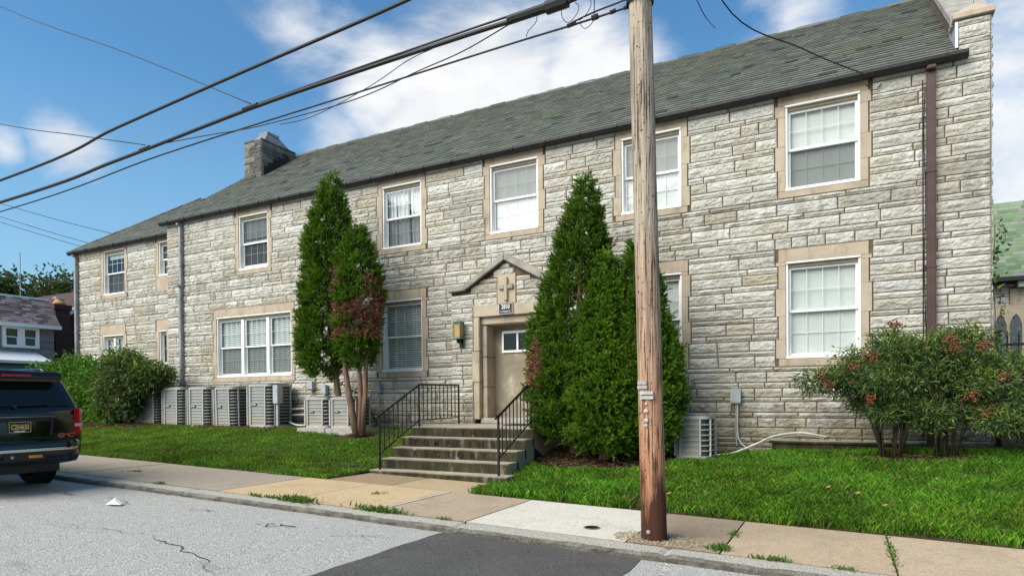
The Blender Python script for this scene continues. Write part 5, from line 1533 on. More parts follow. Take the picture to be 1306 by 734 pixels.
# trees beyond the house on the left
def far_tree(lab, c, z0_, h, rr, seed, n=7000):
    tr = root('broadleaf_tree', lab, 'tree', (c[0], c[1], z0_))
    r_ = np.random.default_rng(seed)
    trunk(tr, [(c[0], c[1], z0_), (c[0] + .2, c[1], z0_ + h * .4), (c[0], c[1] + .2, z0_ + h * .8)], .30, .08, 'stem')
    B_ = []
    for k in range(9):
        a = r_.random() * 6.28; d = rr * r_.uniform(.3, .85); zz = z0_ + h * r_.uniform(.55, .95)
        p = (c[0] + d * math.cos(a), c[1] + d * math.sin(a), zz); B_.append(p)
        trunk(tr, [(c[0] + .1, c[1], z0_ + h * .4), tuple(.5 * (np.array(p) + np.array((c[0], c[1], z0_ + h * .55)))), p], .08, .02, 'stem', 'limb')
    P = np.concatenate([np.array(b) + r_.normal(size=(n // 9, 3)) * np.array([rr * .26, rr * .26, h * .055]) for b in B_])
    V, F = leaf_cloud(P, unit(r_, len(P)), .34, .20, r_)
    np_mesh('crown', V, F, M['leaf'], parent=tr, vec=pick(r_, len(P), [(.05, .09, .022), (.08, .12, .035), (.03, .055, .018), (.12, .13, .05)]))
far_tree('leafy tree behind the brick chimney of the house on the left', (-50, 13.6), 1.0, 10.2, 2.6, 51, 5200)
far_tree('lower leafy tree behind the brown roof on the left', (-52, 10.2), 1.0, 9.0, 2.4, 52, 3400)
far_tree('small tree at the left edge behind the brown roof', (-52, 7.0), 1.0, 8.2, 2.0, 53, 3000)

# grass
def keep_grass(x, y, r_):
    k = ~((x > -7.6) & (x < -4.83)) | (y < -9)
    def ell(cx, cy, rx, ry): return ((x - cx) / rx) ** 2 + ((y - cy) / ry) ** 2 < 1 + .5 * (fbm(x * 3, y * 3, 71, 2) - .5)
    for e in ((-3.75, -1.55, 1.35, .95), (-19.2, -.9, 3.0, .95), (-9.4, -1.45, .55, .28), (.75, -1.05, .75, .33), (1.45, -1.0, .5, .3), (-14.9, -.6, 2.5, .62)): k &= ~ell(*e)
    k &= ~((x > -11.25) & (x < -9.45) & (y > -1.40)) & ~((x > -2.74) & (x < -1.82) & (y > -1.36)) & ~((x > -16.9) & (x < -12.4) & (y > -1.05))
    return k
def grass(name, x0, x1, y0, y1, n, h, w, cols, seed, lab=None):
    r_ = np.random.default_rng(seed)
    x = r_.uniform(x0, x1, n); y = r_.uniform(y0, y1, n)
    pat = fbm(x * 1.2, y * 1.6, seed, 4)
    k = keep_grass(x, y, r_) & (y > -4.30 + .16 * fbm(x * 2.2, y * 0, seed + 9, 3)) & (fbm(x * 2.1 + 40, y * 2.1, seed + 6, 3) > .21) & (r_.random(n) < np.clip(.5 + 1.3 * (pat - .25), .25, 1))
    x, y, pat = x[k], y[k], pat[k]; n = len(x)
    z = lawn_z(x, y) + .05 * (fbm(x * 1.5, y * 1.5, 9) - .5) * (y > -4.2) - .01
    a = r_.random(n) * 6.28
    hh = h * (.5 + .9 * r_.random(n)) * (.6 + .9 * pat); ww = w * (.6 + .8 * r_.random(n))
    dx, dy = np.cos(a), np.sin(a); ln = hh * r_.uniform(.05, .75, n)
    b = r_.random(n) * 6.28
    P0 = np.stack([x - dx * ww / 2, y - dy * ww / 2, z], 1); P1 = np.stack([x + dx * ww / 2, y + dy * ww / 2, z], 1)
    mx, my = x + np.cos(b) * ln * .35, y + np.sin(b) * ln * .35
    P2 = np.stack([mx + dx * ww * .4, my + dy * ww * .4, z + hh * .65], 1)
    tx, ty = x + np.cos(b) * ln, y + np.sin(b) * ln
    P3 = np.stack([tx, ty, z + hh * np.sqrt(np.clip(1 - (ln / hh * .6) ** 2, .1, 1))], 1)
    V = np.stack([P0, P1, P2, P3], 1).reshape(-1, 3)
    C = pick(r_, n, cols)
    p2 = fbm(x * .55 + 3, y * .8, seed + 20, 3); p3 = fbm(x * 2.6, y * 2.6, seed + 30, 3)
    C = C * ((.35 + 1.3 * p3) * (.6 + .8 * r_.random(n)))[:, None] * np.stack([np.full(n, .85) + .55 * np.clip(p2 - .4, 0, 1), np.full(n, 1.0), np.full(n, 1.0)], 1)
    dry = (r_.random(n) < .06 + .25 * np.clip(.42 - pat, 0, 1))
    C = np.where(dry[:, None], np.array([.20, .17, .06]), C)
    o = np_mesh(name, V, np.arange(4 * n).reshape(n, 4), M['grass'], vec=C)
    return tag(o, lab, 'grass', kind='stuff')
GR = [(.036, .105, .006), (.062, .155, .008), (.098, .215, .012), (.15, .28, .022)]
GL = [(.055, .12, .008), (.092, .18, .012), (.145, .245, .018), (.205, .29, .032)]
grass('lawn_grass', -4.84, 3.6, -4.30, -.15, 230000, .092, .0075, GR, 61, 'lush green grass right of the steps')
grass('lawn_grass', -19.5, -7.58, -4.30, -.2, 240000, .056, .010, GL, 62, 'shorter patchy grass left of the steps')
grass('lawn_grass', 3.6, 9.0, -4.30, 6.0, 24000, .08, .02, GR, 63, 'grass beyond the right edge of the lawn')
# clover and broad weeds in the lawn
def clover(name, x0, x1, y0, y1, n, seed, lab):
    r_ = np.random.default_rng(seed)
    x = r_.uniform(x0, x1, n); y = r_.uniform(y0, y1, n)
    k = keep_grass(x, y, r_) & (fbm(x * 1.7, y * 1.7, seed + 4, 3) > .54); x, y = x[k], y[k]
    P = np.stack([x, y, lawn_z(x, y) + r_.uniform(.015, .05, len(x))], 1)
    P = np.repeat(P, 4, 0); a = np.tile(np.arange(4) * 1.57, len(x)) + np.repeat(r_.random(len(x)) * 6.28, 4)
    V, F = leaf_cloud(P, np.stack([np.cos(a), np.sin(a), .25 + 0 * a], 1), .03, .02, r_)
    tag(np_mesh(name, V, F, M['grass'], vec=pick(r_, len(P), [(.09, .19, .03), (.13, .24, .05), (.06, .14, .025)])), lab, 'weeds', kind='stuff')
clover('lawn_weeds', -4.8, 3.2, -4.2, -1.0, 5000, 64, 'low clover patches in the right lawn')
clover('lawn_weeds', -17, -7.6, -4.2, -1.2, 9000, 65, 'low clover patches in the left lawn')
# mulch and litter on bare soil
def chips(name, e, n, seed, lab):
    r_ = np.random.default_rng(seed)
    a = r_.random(n) * 6.28; d = np.sqrt(r_.random(n))
    x = e[0] + e[2] * d * np.cos(a); y = e[1] + e[3] * d * np.sin(a)
    P = np.stack([x, y, lawn_z(x, y) + .02 + .02 * r_.random(n)], 1)
    V, F = leaf_cloud(P, np.stack([np.cos(a * 7), np.sin(a * 7), .2 * r_.normal(size=n)], 1), .06, .022, r_)
    tag(np_mesh(name, V, F, M['grass'], vec=pick(r_, n, [(.10, .055, .03), (.17, .10, .06), (.05, .03, .02), (.24, .16, .10)])), lab, 'mulch', kind='stuff')
chips('bark_mulch', (-3.75, -1.7, 1.4, .95), 2600, 66, 'brown bark litter under the evergreen clump')
chips('bark_mulch', (-19.0, -1.1, 3.0, .95), 5200, 67, 'brown bark mulch under the left hedge and shrub')
chips('bark_mulch', (.9, -1.05, 1.1, .35), 700, 68, 'brown litter under the red berried shrubs')
chips('bark_mulch', (-14.2, -1.05, 2.9, .14), 1100, 69, 'brown litter in front of the tall air conditioners')
# fern like weed sprouting behind the short air conditioners
tr = root('wild_vine', 'arching green weed growing behind the short air conditioners', 'weed', (-9.9, -.45, 1.0))
q = MB(); pv = [(-9.7, -.35, 1.0), (-10.1, -.42, 1.70), (-10.6, -.50, 1.95), (-11.0, -.52, 2.08)]; q.tube(pv, .008, 5); q.build('stem', M['stem'], tr)
r_ = np.random.default_rng(5); u = r_.random(90); Pv = np.stack([np.interp(u, [0, .4, .8, 1], [p[i] for p in pv]) for i in range(3)], 1)
V, F = leaf_cloud(Pv, unit(r_, 90) + np.array([0, 0, .4]), .12, .05, r_); np_mesh('leaves', V, F, M['leaf'], parent=tr, vec=pick(r_, 90, LAU[1:4]))

# weeds in the kerb and slab joints
def tuft(x, y, sx, sy, n, h, lab, seed):
    r_ = np.random.default_rng(seed)
    px = x + r_.normal(size=n) * sx; py = y + r_.normal(size=n) * sy
    P = np.stack([px, py, zs(px) - .01], 1)
    d_ = unit(r_, n) * .9; d_[:, 2] = np.abs(d_[:, 2]) + .35
    V, F = leaf_cloud(P, d_, h, h * .24, r_)
    tag(np_mesh('weed_tuft', V, F, M['grass'], vec=pick(r_, n, [(.09, .17, .03), (.14, .22, .045), (.06, .12, .02)])), lab, 'weed', 'weeds growing in the pavement joints')
for k, a in enumerate([(-6.42, -5.98, .14, .05, 240, .10, 'largest weed tuft along the kerb, spilling onto the kerb stone'), (-5.02, -5.97, .18, .03, 220, .09, 'long weed tuft at the kerb by the pale joint strip'), (-6.88, -5.97, .07, .02, 70, .06, 'small weed tuft just left of the largest one on the kerb'),
                       (-7.2, -5.97, .05, .02, 50, .06, 'tiny weed tuft on the kerb by the yellowish slab'), (-9.3, -5.97, .06, .02, 50, .06, 'tiny weed tuft on the far kerb toward the car'), (-1.06, -5.78, .05, .05, 90, .075, 'weed tuft in the joint right of the pole, near the kerb'), (-1.04, -5.05, .03, .10, 60, .05, 'thin weeds in the middle of the joint right of the pole'),
                       (.397, -5.0, .014, .35, 150, .045, 'line of weeds filling the rightmost pavement joint'), (-.55, -5.96, .09, .02, 90, .06, 'weed tuft on the kerb right of the pole'), (.0, -5.97, .05, .02, 40, .05, 'tiny weed tuft on the kerb near the bottom edge'), (-4.1, -5.97, .05, .015, 40, .05, 'tiny weed tuft on the kerb left of the white slab'),
                       (-11.0, -5.3, .10, .05, 60, .05, 'flat weeds on the pavement beside the car'), (-5.9, -4.95, .05, .05, 50, .05, 'small weed in the joint between the yellowish slabs')]):
    tuft(*a, 300 + k)
# fallen leaves
for k, (x, y, lab) in enumerate([(-2.05, -3.72, 'curled dry leaf in the grass left of the pole'), (.15, -3.2, 'dry leaf in the grass under the right window'), (.42, -3.6, 'dry leaf in the grass near the rightmost joint'), (-.18, -3.0, 'small dry leaf in the middle of the right lawn'), (1.05, -2.4, 'dry leaf in the grass near the red berried shrub')]):
    q = MB(); z = float(lawn_z(x, y)) + .085
    q.add([(x - .038, y, z), (x, y - .02, z - .012), (x + .038, y + .01, z + .015), (x, y + .025, z + .01), (x, y, z - .02), (x - .035, y, z + .003), (x, y - .018, z - .009), (x + .035, y + .01, z + .018), (x, y + .022, z + .013), (x, y, z - .016)],
          [(0, 1, 4), (1, 2, 4), (2, 3, 4), (3, 0, 4), (5, 9, 6), (6, 9, 7), (7, 9, 8), (8, 9, 5)])
    tag(q.build('fallen_leaf', M['leafdry']), lab, 'leaf', 'fallen leaves on the lawn')
# ================================================================== CAR
def car():
    Cc = root('parked_car', 'black sport utility vehicle parked at the kerb, seen from behind', 'car', (-10.36, -7.32, .30), math.pi)
    Cc.scale = (1, .89, 1)
    HW = .965
    P0 = [(0, .30), (.70, .30), (.90, .36), (.945, .52), (.962, .75), (.958, .98), (.945, 1.16), (.925, 1.21), (.875, 1.40), (.815, 1.58), (.765, 1.665), (.69, 1.725), (.55, 1.755), (.28, 1.775), (0, 1.78)]
    def ring(x, ys=1.0, ztop=9.0, slant=0.0, zsh=0.0, zlift=0.0):
        out = []
        for (y, z) in P0:
            z2 = max(z, .30 + zlift); yy = y
            if z2 > ztop:
                k_ = (z2 - ztop); z2 = ztop + .02 * min(1, k_ * 4) ; yy = min(yy, HW * .94) if k_ < .25 else yy * max(0, 1 - .0)
            z2 = z2 - zsh * max(0, z2 - 1.0)
            out.append((x + slant * max(0, z2 - 1.12), yy * ys, z2))
        return out
    rings = [ring(.055, .93, 9, .50, .02, .18), ring(.075, .975, 9, .49, .008, .14), ring(.15, 1.0, 9, .46, 0, .10), ring(.75, 1, 9, .22), ring(1.6, 1, 9, 0), ring(2.5, 1, 9, 0), ring(3.05, 1, 9, -.15), ring(3.55, .99, 1.20, -.3), ring(3.9, .985, 1.17), ring(4.6, .965, 1.10), ring(4.88, .92, 1.00), ring(4.95, .85, .90)]
    n = len(P0)
    mb = MB()
    vs_ = []; fs_ = []
    for rg in rings:
        full = rg + [(x, -y, z) for (x, y, z) in rg[-2:0:-1]]
        vs_ += full
    m = 2 * n - 2
    for i in range(len(rings) - 1):
        for k in range(m): fs_.append((i * m + k, i * m + (k + 1) % m, (i + 1) * m + (k + 1) % m, (i + 1) * m + k))
    for base in (0, (len(rings) - 1) * m):
        for k in range(n - 1):
            a, b = base + k, base + k + 1
            c, d = base + (m - k - 1) % m if k + 1 < n - 1 else base + k + 1, base + (m - k) % m
            f = [a, b] + ([base + (m - k - 1)] if k + 1 < n - 1 else []) + ([base + (m - k) % m] if k > 0 else [])
            if len(set(f)) > 2: fs_.append(tuple(f))
    mb.add(vs_, fs_)
    body = mb.build('body', M['carblack'], Cc, local=True, auto=50)
    def rx(z, y=0): return .055 + .50 * max(0, z - 1.12) * .98
    def panel(name, pts, out, th_, mat, parent=None, bevel=.006, auto=None):
        """pts (y,z) on the tailgate surface; raised by out, thickness th_"""
        q = MB()
        f = [(rx(z) - out, y, z) for y, z in pts]; b = [(rx(z) - out + th_, y, z) for y, z in pts]
        k_ = len(pts)
        q.add(f + b, [tuple(range(k_)), tuple(range(2 * k_ - 1, k_ - 1, -1))] + [(i, (i + 1) % k_, (i + 1) % k_ + k_, i + k_) for i in range(k_)])
        return q.build(name, mat, parent or Cc, local=True, bevel=bevel)
    # rear window, spoiler, third brake lamp
    rw = panel('rear_window', [(-.78, 1.235), (.78, 1.235), (.72, 1.42), (.655, 1.565), (.60, 1.60), (-.60, 1.60), (-.655, 1.565), (-.72, 1.42)], .012, .03, M['carglass'])
    wp_ = MB(); wp_.tube([(rx(1.25) - .03, .05, 1.25), (rx(1.27) - .035, -.45, 1.27)], .009, 6); wp_.lathe([(0, -.03), (.03, -.03), (.03, .01), (0, .01)], (rx(1.24) - .01, .05, 1.24), 'x', 12); wp_.build('wiper', M['plastic'], rw, local=True)
    q = MB()
    prof_ = [(.12, 1.60), (.10, 1.66), (.16, 1.745), (.62, 1.775), (.62, 1.70), (.30, 1.61)]
    q.add([(x, s * y, z) for s in (-1, 1) for (x, z), y in zip(prof_, (.64, .68, .68, .66, .66, .64))], [tuple(range(6)), tuple(range(11, 5, -1))] + [(i, (i + 1) % 6, (i + 1) % 6 + 6, i + 6) for i in range(6)])
    sp = q.build('spoiler', M['carblack'], Cc, local=True, bevel=.02)
    q = MB(); q.prism([(.088, 1.672), (.102, 1.70), (.20, 1.70), (.2, 1.672)], 'y', -.20, .20); q.build('brake_lamp', M['redlens'], sp, local=True, bevel=.004)
    # licence plate recess with chrome strip
    rc_ = panel('plate_recess', [(-.50, .80), (.50, .80), (.50, 1.10), (-.50, 1.10)], -.004, .012, M['plastic'])
    panel('recess_rim', [(-.52, 1.095), (.52, 1.095), (.52, 1.135), (-.52, 1.135)], .035, .06, M['carblack'], rc_, .012)
    panel('recess_rim', [(-.52, .765), (.52, .765), (.50, .80), (-.50, .80)], .028, .05, M['carblack'], rc_, .012)
    for s in (-1, 1): panel('recess_side', [(s * .43, .81), (s * .47, .81), (s * .50, 1.09), (s * .46, 1.09)], .012, .02, M['plastic'], rc_, .004)
    panel('chrome_lip', [(-.5, 1.085), (.5, 1.085), (.5, 1.094), (-.5, 1.094)], .042, .02, M['chrome'], rc_, .002)
    pl = panel('licence_plate', [(-.152, .87), (.152, .87), (.152, 1.022), (-.152, 1.022)], .016, .006, M['plate_blue'], None, .002)
    for a in ((-.152, .152, 1.016, 1.022), (-.152, .152, .87, .876)): panel('plate_rim', [(a[0], a[2]), (a[1], a[2]), (a[1], a[3]), (a[0], a[3])], .019, .003, M['gold'], pl, 0)
    panel('plate_strip', [(-.07, .878), (.08, .878), (.08, .895), (-.07, .895)], .0185, .003, M['signwhite'], pl, 0)
    for s in (-1, 1): panel('plate_rim', [(s * .152 - .003, .877), (s * .152 + .003, .877), (s * .152 + .003, 1.015), (s * .152 - .003, 1.015)], .019, .003, M['gold'], pl, 0)
    def cartext(nm, s, size, mat, y, z, out, parent, squash=1, bold=0.0):
        t_ = text_mesh(nm, s, size, .002, mat, None, (rx(z) - out, y, z), (0, -1, 0), (0, 0, 1), squash=squash, bold=bold); t_.parent = parent; return t_
    cartext('plate_number', 'C254633', .098, M['gold'], 0, .945, .0195, pl, squash=.70, bold=.0025)
    em = cartext('emblem', 'GMC', .082, M['redletter'], -.68, .80, .008, Cc, squash=1.35, bold=.001)
    em2 = cartext('emblem_outline', 'GMC', .084, M['chrome'], -.68, .80, .0035, em, squash=1.35, bold=.005)
    # tail lamps wrap round the corners
    for s in (-1, 1):
        q = MB(); zz = [.80, .92, 1.06, 1.20]
        cols_ = []
        for z in zz:
            w = .80 if z < 1.0 else .83
            x0_ = .045 + .02 * (z > 1.1)
            cols_.append([(x0_, s * w, z), (x0_ + .004, s * .90, z), (x0_ + .05, s * .968, z), (x0_ + .24, s * .974, z), (x0_ + .24, s * .90, z), (x0_ + .1, s * w, z)])
        vs_ = [p for c in cols_ for p in c]; fs_ = []
        for i in range(3):
            for k in range(6): fs_.append((i * 6 + k, i * 6 + (k + 1) % 6, (i + 1) * 6 + (k + 1) % 6, (i + 1) * 6 + k))
        fs_ += [tuple(range(6)), tuple(range(23, 17, -1))]
        q.add(vs_, fs_); tl = q.build('tail_lamp', M['redlens'], Cc, local=True, bevel=.008)
        for (za, zb, nm_) in ((.93, .975, 'reverse_lens'), (1.12, 1.19, 'top_lens')):
            q = MB(); q.add([(.043, s * .82, za), (.046, s * .90, za), (.092, s * .973, za), (.092, s * .973, zb), (.046, s * .90, zb), (.043, s * .82, zb), (.06, s * .82, za), (.06, s * .9, za), (.1, s * .96, za), (.1, s * .96, zb), (.06, s * .9, zb), (.06, s * .82, zb)],
                  [(0, 1, 4, 5), (1, 2, 3, 4), (6, 11, 10, 7), (7, 10, 9, 8), (0, 6, 7, 1), (1, 7, 8, 2), (5, 4, 10, 11), (4, 3, 9, 10), (0, 5, 11, 6), (2, 8, 9, 3)]); q.build(nm_, M['redlens' if nm_ == 'top_lens' else 'clearlens'], tl, local=True)
    # bumper
    def bump(prof_, name, mat, W, bev, round_=.10):
        q = MB(); ys = np.linspace(-W, W, 21); vs_ = []; fs_ = []; k_ = len(prof_)
        for y in ys:
            e = max(0, abs(y) / W - .72) / .28
            vs_ += [(x + round_ * 2.0 * e * e, y, z) for x, z in prof_]
        for i in range(20):
            for k in range(k_): fs_.append((i * k_ + k, i * k_ + (k + 1) % k_, (i + 1) * k_ + (k + 1) % k_, (i + 1) * k_ + k))
        fs_ += [tuple(range(k_)), tuple(range(21 * k_ - 1, 20 * k_ - 1, -1))]
        q.add(vs_, fs_); return q.build(name, mat, Cc, local=True, auto=40)
    bp = bump([(.10, .75), (-.06, .735), (-.085, .70), (-.085, .60), (-.06, .52), (.02, .455), (.25, .43), (.25, .75)], 'bumper', M['carblack'], .95, .01)
    cs = bump([(-.082, .635), (-.094, .632), (-.097, .615), (-.094, .598), (-.082, .595)], 'bumper_strip', M['chrome'], .935, 0)
    q = MB(); q.box(-.088, -.06, -.30, .30, .465, .575); hp_ = q.build('hitch_cover', M['plastic'], Cc, local=True, bevel=.01)
    q = MB(); q.box(-.094, -.0885, -.24, -.05, .505, .545); q.build('amber_reflector', M['amber'], hp_, local=True)
    q = MB(); q.lathe([(0, -.095), (.022, -.095), (.022, -.086), (0, -.086)], (0, .18, .53), 'x', 12); q.build('tow_plug', M['metal'], hp_, local=True)
    q = MB(); q.box(.3, 4.6, -.72, .72, .26, .42); q.box(.95, 1.25, -.6, .6, .24, .40); q.build('underbody', M['plastic'], Cc, local=True)
    # side windows, mirrors, rails, door seams
    for s in (-1, 1):
        q = MB()
        for (xa, xb) in ((.62, 1.55), (1.65, 2.40), (2.48, 3.20)):
            f = lambda x, z: (x, s * (np.interp(z, [1.21, 1.40, 1.58, 1.64], [.925, .875, .815, .78]) + .006), z)
            xb2 = xb - .35 if xb > 3 else xb
            q.add([f(xa, 1.24), f(xb, 1.24), f(xb2, 1.60), f(xa + .05, 1.60)], [(0, 1, 2, 3)])
        q.build('side_windows', M['carglass'], Cc, local=True)
        q = MB(); q.tube([(.62, s * .70, 1.765), (.75, s * .69, 1.81), (2.8, s * .69, 1.82), (2.95, s * .69, 1.775)], .018, 8); q.build('roof_rail', M['carblack'], Cc, local=True, smooth=True)
        q = MB(); q.box(2.85, 3.0, s * 1.06 - .1, s * 1.06 + .1, 1.16, 1.34); q.box(2.88, 2.96, s * .97 - .05, s * .97 + .05, 1.18, 1.22); q.build('wing_mirror', M['carblack'], Cc, local=True, bevel=.03)
        for xw in (1.22, 4.02):
            wc = (xw, s * .86, .385)
            q = MB(); q.lathe([(.27, -.14), (.36, -.15), (.385, -.12), (.388, 0), (.385, .12), (.36, .15), (.27, .14), (.25, 0), (.27, -.14)], wc, 'y', 36, cap=False); wl_ = q.build('wheel', M['rubber'], Cc, local=True, auto=40)
            q = MB(); q.lathe([(.268, -.1), (.268, .1)], wc, 'y', 30, cap=False)
            for k in range(6):
                a = k * math.pi / 3; yo = wc[1] + s * .10
                q.tube([(xw + .05 * math.cos(a), yo, .385 + .05 * math.sin(a)), (xw + .26 * math.cos(a), yo, .385 + .26 * math.sin(a))], [.045, .032], 8)
            q.lathe([(0, s * .13), (.07, s * .12), (.075, s * .04), (0, s * .03)], wc, 'y', 16); q.build('rim', M['chrome'], wl_, local=True, auto=40)
            q = MB(); q.lathe([(.30, -.01), (.44, -.005), (.465, .012), (.44, .024), (.30, .01)] if s > 0 else [(.30, .01), (.44, .005), (.465, -.012), (.44, -.024), (.30, -.01)], (xw, s * .955, .42), 'y', 30); q.build('wheel_arch', M['plastic'], Cc, local=True)
    return Cc
car()

# ================================================================== HOUSE ACROSS THE SIDE LANE (left edge)
HX_ = -34.0
Hh = root('neighbour_house', 'grey stone row house with brown shingle roof and white trim at the left edge', 'house', (-36, 2, .8))
q = MB(); q.box(-42, HX_, -6.5, 5.02, .6, 5.3); q.build('wall', M['housestone'], Hh)
q = MB()
rr_ = np.random.default_rng(4)
NR = 12
for i in range(NR):
    a, b = i / NR, (i + 1.25) / NR
    y = -6.6
    while y < 5.10:
        w = rr_.uniform(.22, .36); y2 = min(y + w - .01, 5.12)
        q.att = float(rr_.random())
        xa, xb = HX_ + .35 - 1.0 * a, HX_ + .35 - 1.0 * b
        za, zb = 5.30 + 1.30 * a, 5.30 + 1.30 * b
        q.add([(xa + .03, y, za), (xa + .03, y2, za), (xb, y2, zb), (xb, y, zb), (xa, y, za - .02), (xa, y2, za - .02)], [(0, 1, 2, 3), (4, 5, 1, 0), (5, 2, 1), (4, 0, 3)])
        y += w
hr = q.build('roof', M['shingle'], Hh)
q = MB(); q.prism([(HX_ + .30, 5.28), (HX_ - .70, 6.58), (-42, 6.6), (-42, 5.28)], 'y', -6.55, 5.06); q.build('roof_core', M['brick'], hr)
q = MB(); q.box(HX_ - .85, HX_ - .62, -6.6, 5.12, 6.575, 6.66); q.build('ridge_trim', M['white'], hr)
q = MB(); q.box(HX_ + .02, HX_ + .42, -6.6, 5.16, 5.10, 5.27); q.build('eave_trim', M['white'], Hh)
for (ya, yb) in ((2.84, 4.34), (-2.2, -.6)):
    q = MB()
    x = HX_ + .01
    q.box(x, x + .10, ya, yb, 4.14, 4.26); q.box(x, x + .10, ya, yb, 5.0, 5.095)
    for y in (ya, (ya + yb) / 2 - .14, yb - .14): q.box(x, x + .10, y, y + (.28 if 0 < y - ya < 1 and y + .2 < yb - .14 else .14), 4.261, 4.999)
    fr = q.build('window', M['white'], Hh)
    q = MB(); m_ = (ya + yb) / 2
    for (a, b) in ((ya + .14, m_ - .14), (m_ + .14, yb - .14)):
        q.box(x + .02, x + .07, a, b, 4.61, 4.65); q.box(x + .02, x + .07, a, a + .03, 4.262, 4.609); q.box(x + .02, x + .07, b - .03, b, 4.262, 4.609)
    q.build('sash', M['white'], fr)
    q = MB()
    for (a, b) in ((ya + .14, m_ - .14), (m_ + .14, yb - .14)): q.quad((x + .03, a, 4.26), (x + .03, b, 4.26), (x + .03, b, 5.0), (x + .03, a, 5.0))
    q.build('pane', M['carglass'], fr)
    q = MB()
    for (a, b) in ((ya + .14, m_ - .14), (m_ + .14, yb - .14)): q.box(x + .032, x + .034, a + .02, b - .02, 4.66, 4.99)
    q.build('curtain', simple('olive_curtain', (.10, .11, .05), .9), fr)
# porch awning
aw = MB()
aw.add([(HX_ + .02, -5, 4.02), (HX_ + .02, 4.25, 3.95), (HX_ + 2.4, 3.75, 3.42), (HX_ + 2.4, -5, 3.42), (HX_ + .02, -5, 3.95), (HX_ + .02, 4.25, 3.88), (HX_ + 2.4, 3.75, 3.30), (HX_ + 2.4, -5, 3.30)], [(0, 1, 2, 3), (4, 7, 6, 5), (0, 4, 5, 1), (1, 5, 6, 2), (2, 6, 7, 3), (3, 7, 4, 0)])
pr_ = aw.build('porch_roof', M['awning'], Hh)
q = MB()
for k in range(44):
    y = -5 + k * .2
    q.add([(HX_ + 2.1, y, 3.28), (HX_ + 2.1, y + .2, 3.28), (HX_ + 2.35, y + .2, 2.98), (HX_ + 2.35, y + .1, 2.90), (HX_ + 2.35, y, 2.98)], [(0, 1, 2, 3, 4)])
q.build('scalloped_valance', M['awn_green'], pr_)
for y in (-4.6, -.5, 3.5):
    q = MB(); q.box(HX_ + 2.1, HX_ + 2.2, y, y + .1, .5, 3.29); q.build('post', M['white'], pr_)
# dark brick house behind with chimney stack
Hb = root('brick_house', 'dark red brick house with white gable trim behind the grey row house', 'house', (-38, 8, .8))
q = MB(); q.box(-46, -36.3, 5.06, 12.5, .6, 6.1); q.build('wall', M['brick'], Hb)
q = MB(); q.prism([(6.55, 6.05), (12.6, 6.05), (12.6, 7.7), (9.6, 8.2)], 'x', -46, -36.2); q.build('gable', M['brick'], Hb)
q = MB(); q.prism([(6.45, 6.15), (6.62, 6.05), (9.6, 8.15), (9.6, 8.32)], 'x', -36.25, -35.9); q.build('white_bargeboard', M['white'], Hb)
q = MB(); q.box(-36.3, -35.7, 5.95, 6.65, .6, 6.35); q.box(-36.36, -35.64, 5.88, 6.72, 6.351, 6.62); cst_ = q.build('chimney', M['brick'], Hb)
q = MB(); q.lathe([(.26, 6.625), (.30, 6.70), (.20, 6.86), (.19, 6.93)], (-36, 6.3, 0), 'z', 14); q.build('chimney_pot', M['terracotta'], cst_)
q = MB(); q.box(-36.5, -36.36, 6.44, 6.62, 6.6, 7.02); q.box(-36.62, -36.3, 6.30, 6.80, 7.021, 7.07); q.build('chimney_cap', M['flash'], cst_)
q = MB(); q.box(-36.15, -36.0, 5.8, 5.9, .6, 5.9); q.build('drain_pipe', M['gutter'], Hb)
an = root('antenna_mast', 'thin antenna mast rising above the brown shingle roof', 'antenna', (-36, 4.55, 6.6))
q = MB(); q.tube([(-36, 4.55, 6.5), (-36, 4.55, 9.0)], .022, 6); q.build('mast', M['ds_grey'], an)

# ================================================================== CHURCH (right edge) AND IRON FENCE
Ch = root('stone_church', 'stone church with green slate roof and arched leaded windows at the right edge', 'church', (8, 14, .7))
CY = 12.0
openings.append(('c', 3.95, 6.35, 2.0, 4.35))
cs_ = Stones(30)
cs_.wall(2.9, 14, courses(.3, 4.95, rc), [(3.98, 6.3, 2.0, 4.32), (4.46, 4.95, 4.3, 4.8)], front(CY), .07)
cw = cs_.build('wall', Ch)
q = MB(); q.box(2.9, 14, CY, CY + .2, 0, 5.0); q.box(2.9, 3.0, CY + .21, CY + 12, 0, 5.0); q.build('mortar_joints', M['mortar'], cw)
q = MB()
rr_ = np.random.default_rng(14)
for i in range(22):
    x = 2.7
    while x < 14:
        w = rr_.uniform(.2, .34); x2 = min(x + w - .006, 14)
        q.att = float(np.clip(rr_.normal(.45, .25), 0, 1))
        c_, s_ = math.cos(R(44)), math.sin(R(44)); sa, sb = i * .19, i * .19 + .33
        q.add([(x, CY - .35 + sa * c_, 5.08 + sa * s_ + .035), (x2, CY - .35 + sa * c_, 5.08 + sa * s_ + .035), (x2, CY - .35 + sb * c_, 5.08 + sb * s_ + .005), (x, CY - .35 + sb * c_, 5.08 + sb * s_ + .005), (x, CY - .35 + sa * c_, 5.08 + sa * s_), (x2, CY - .35 + sa * c_, 5.08 + sa * s_)], [(0, 1, 2, 3), (4, 5, 1, 0)])
        x += w
crf = q.build('roof', M['slate_green'], Ch)
q = MB(); yr_ = CY - .35 + 22 * .19 * c_; zr_ = 5.08 + 22 * .19 * s_; q.prism([(CY - .3, 5.05), (yr_, zr_ - .03), (2 * yr_ - CY + .3, 5.05)], 'x', 2.75, 14); q.build('roof_deck', M['slate_green'], crf)
q = MB(); q.box(2.7, 14, CY - .48, CY - .34, 4.98, 5.10); q.build('gutter', M['gutter'], Ch)
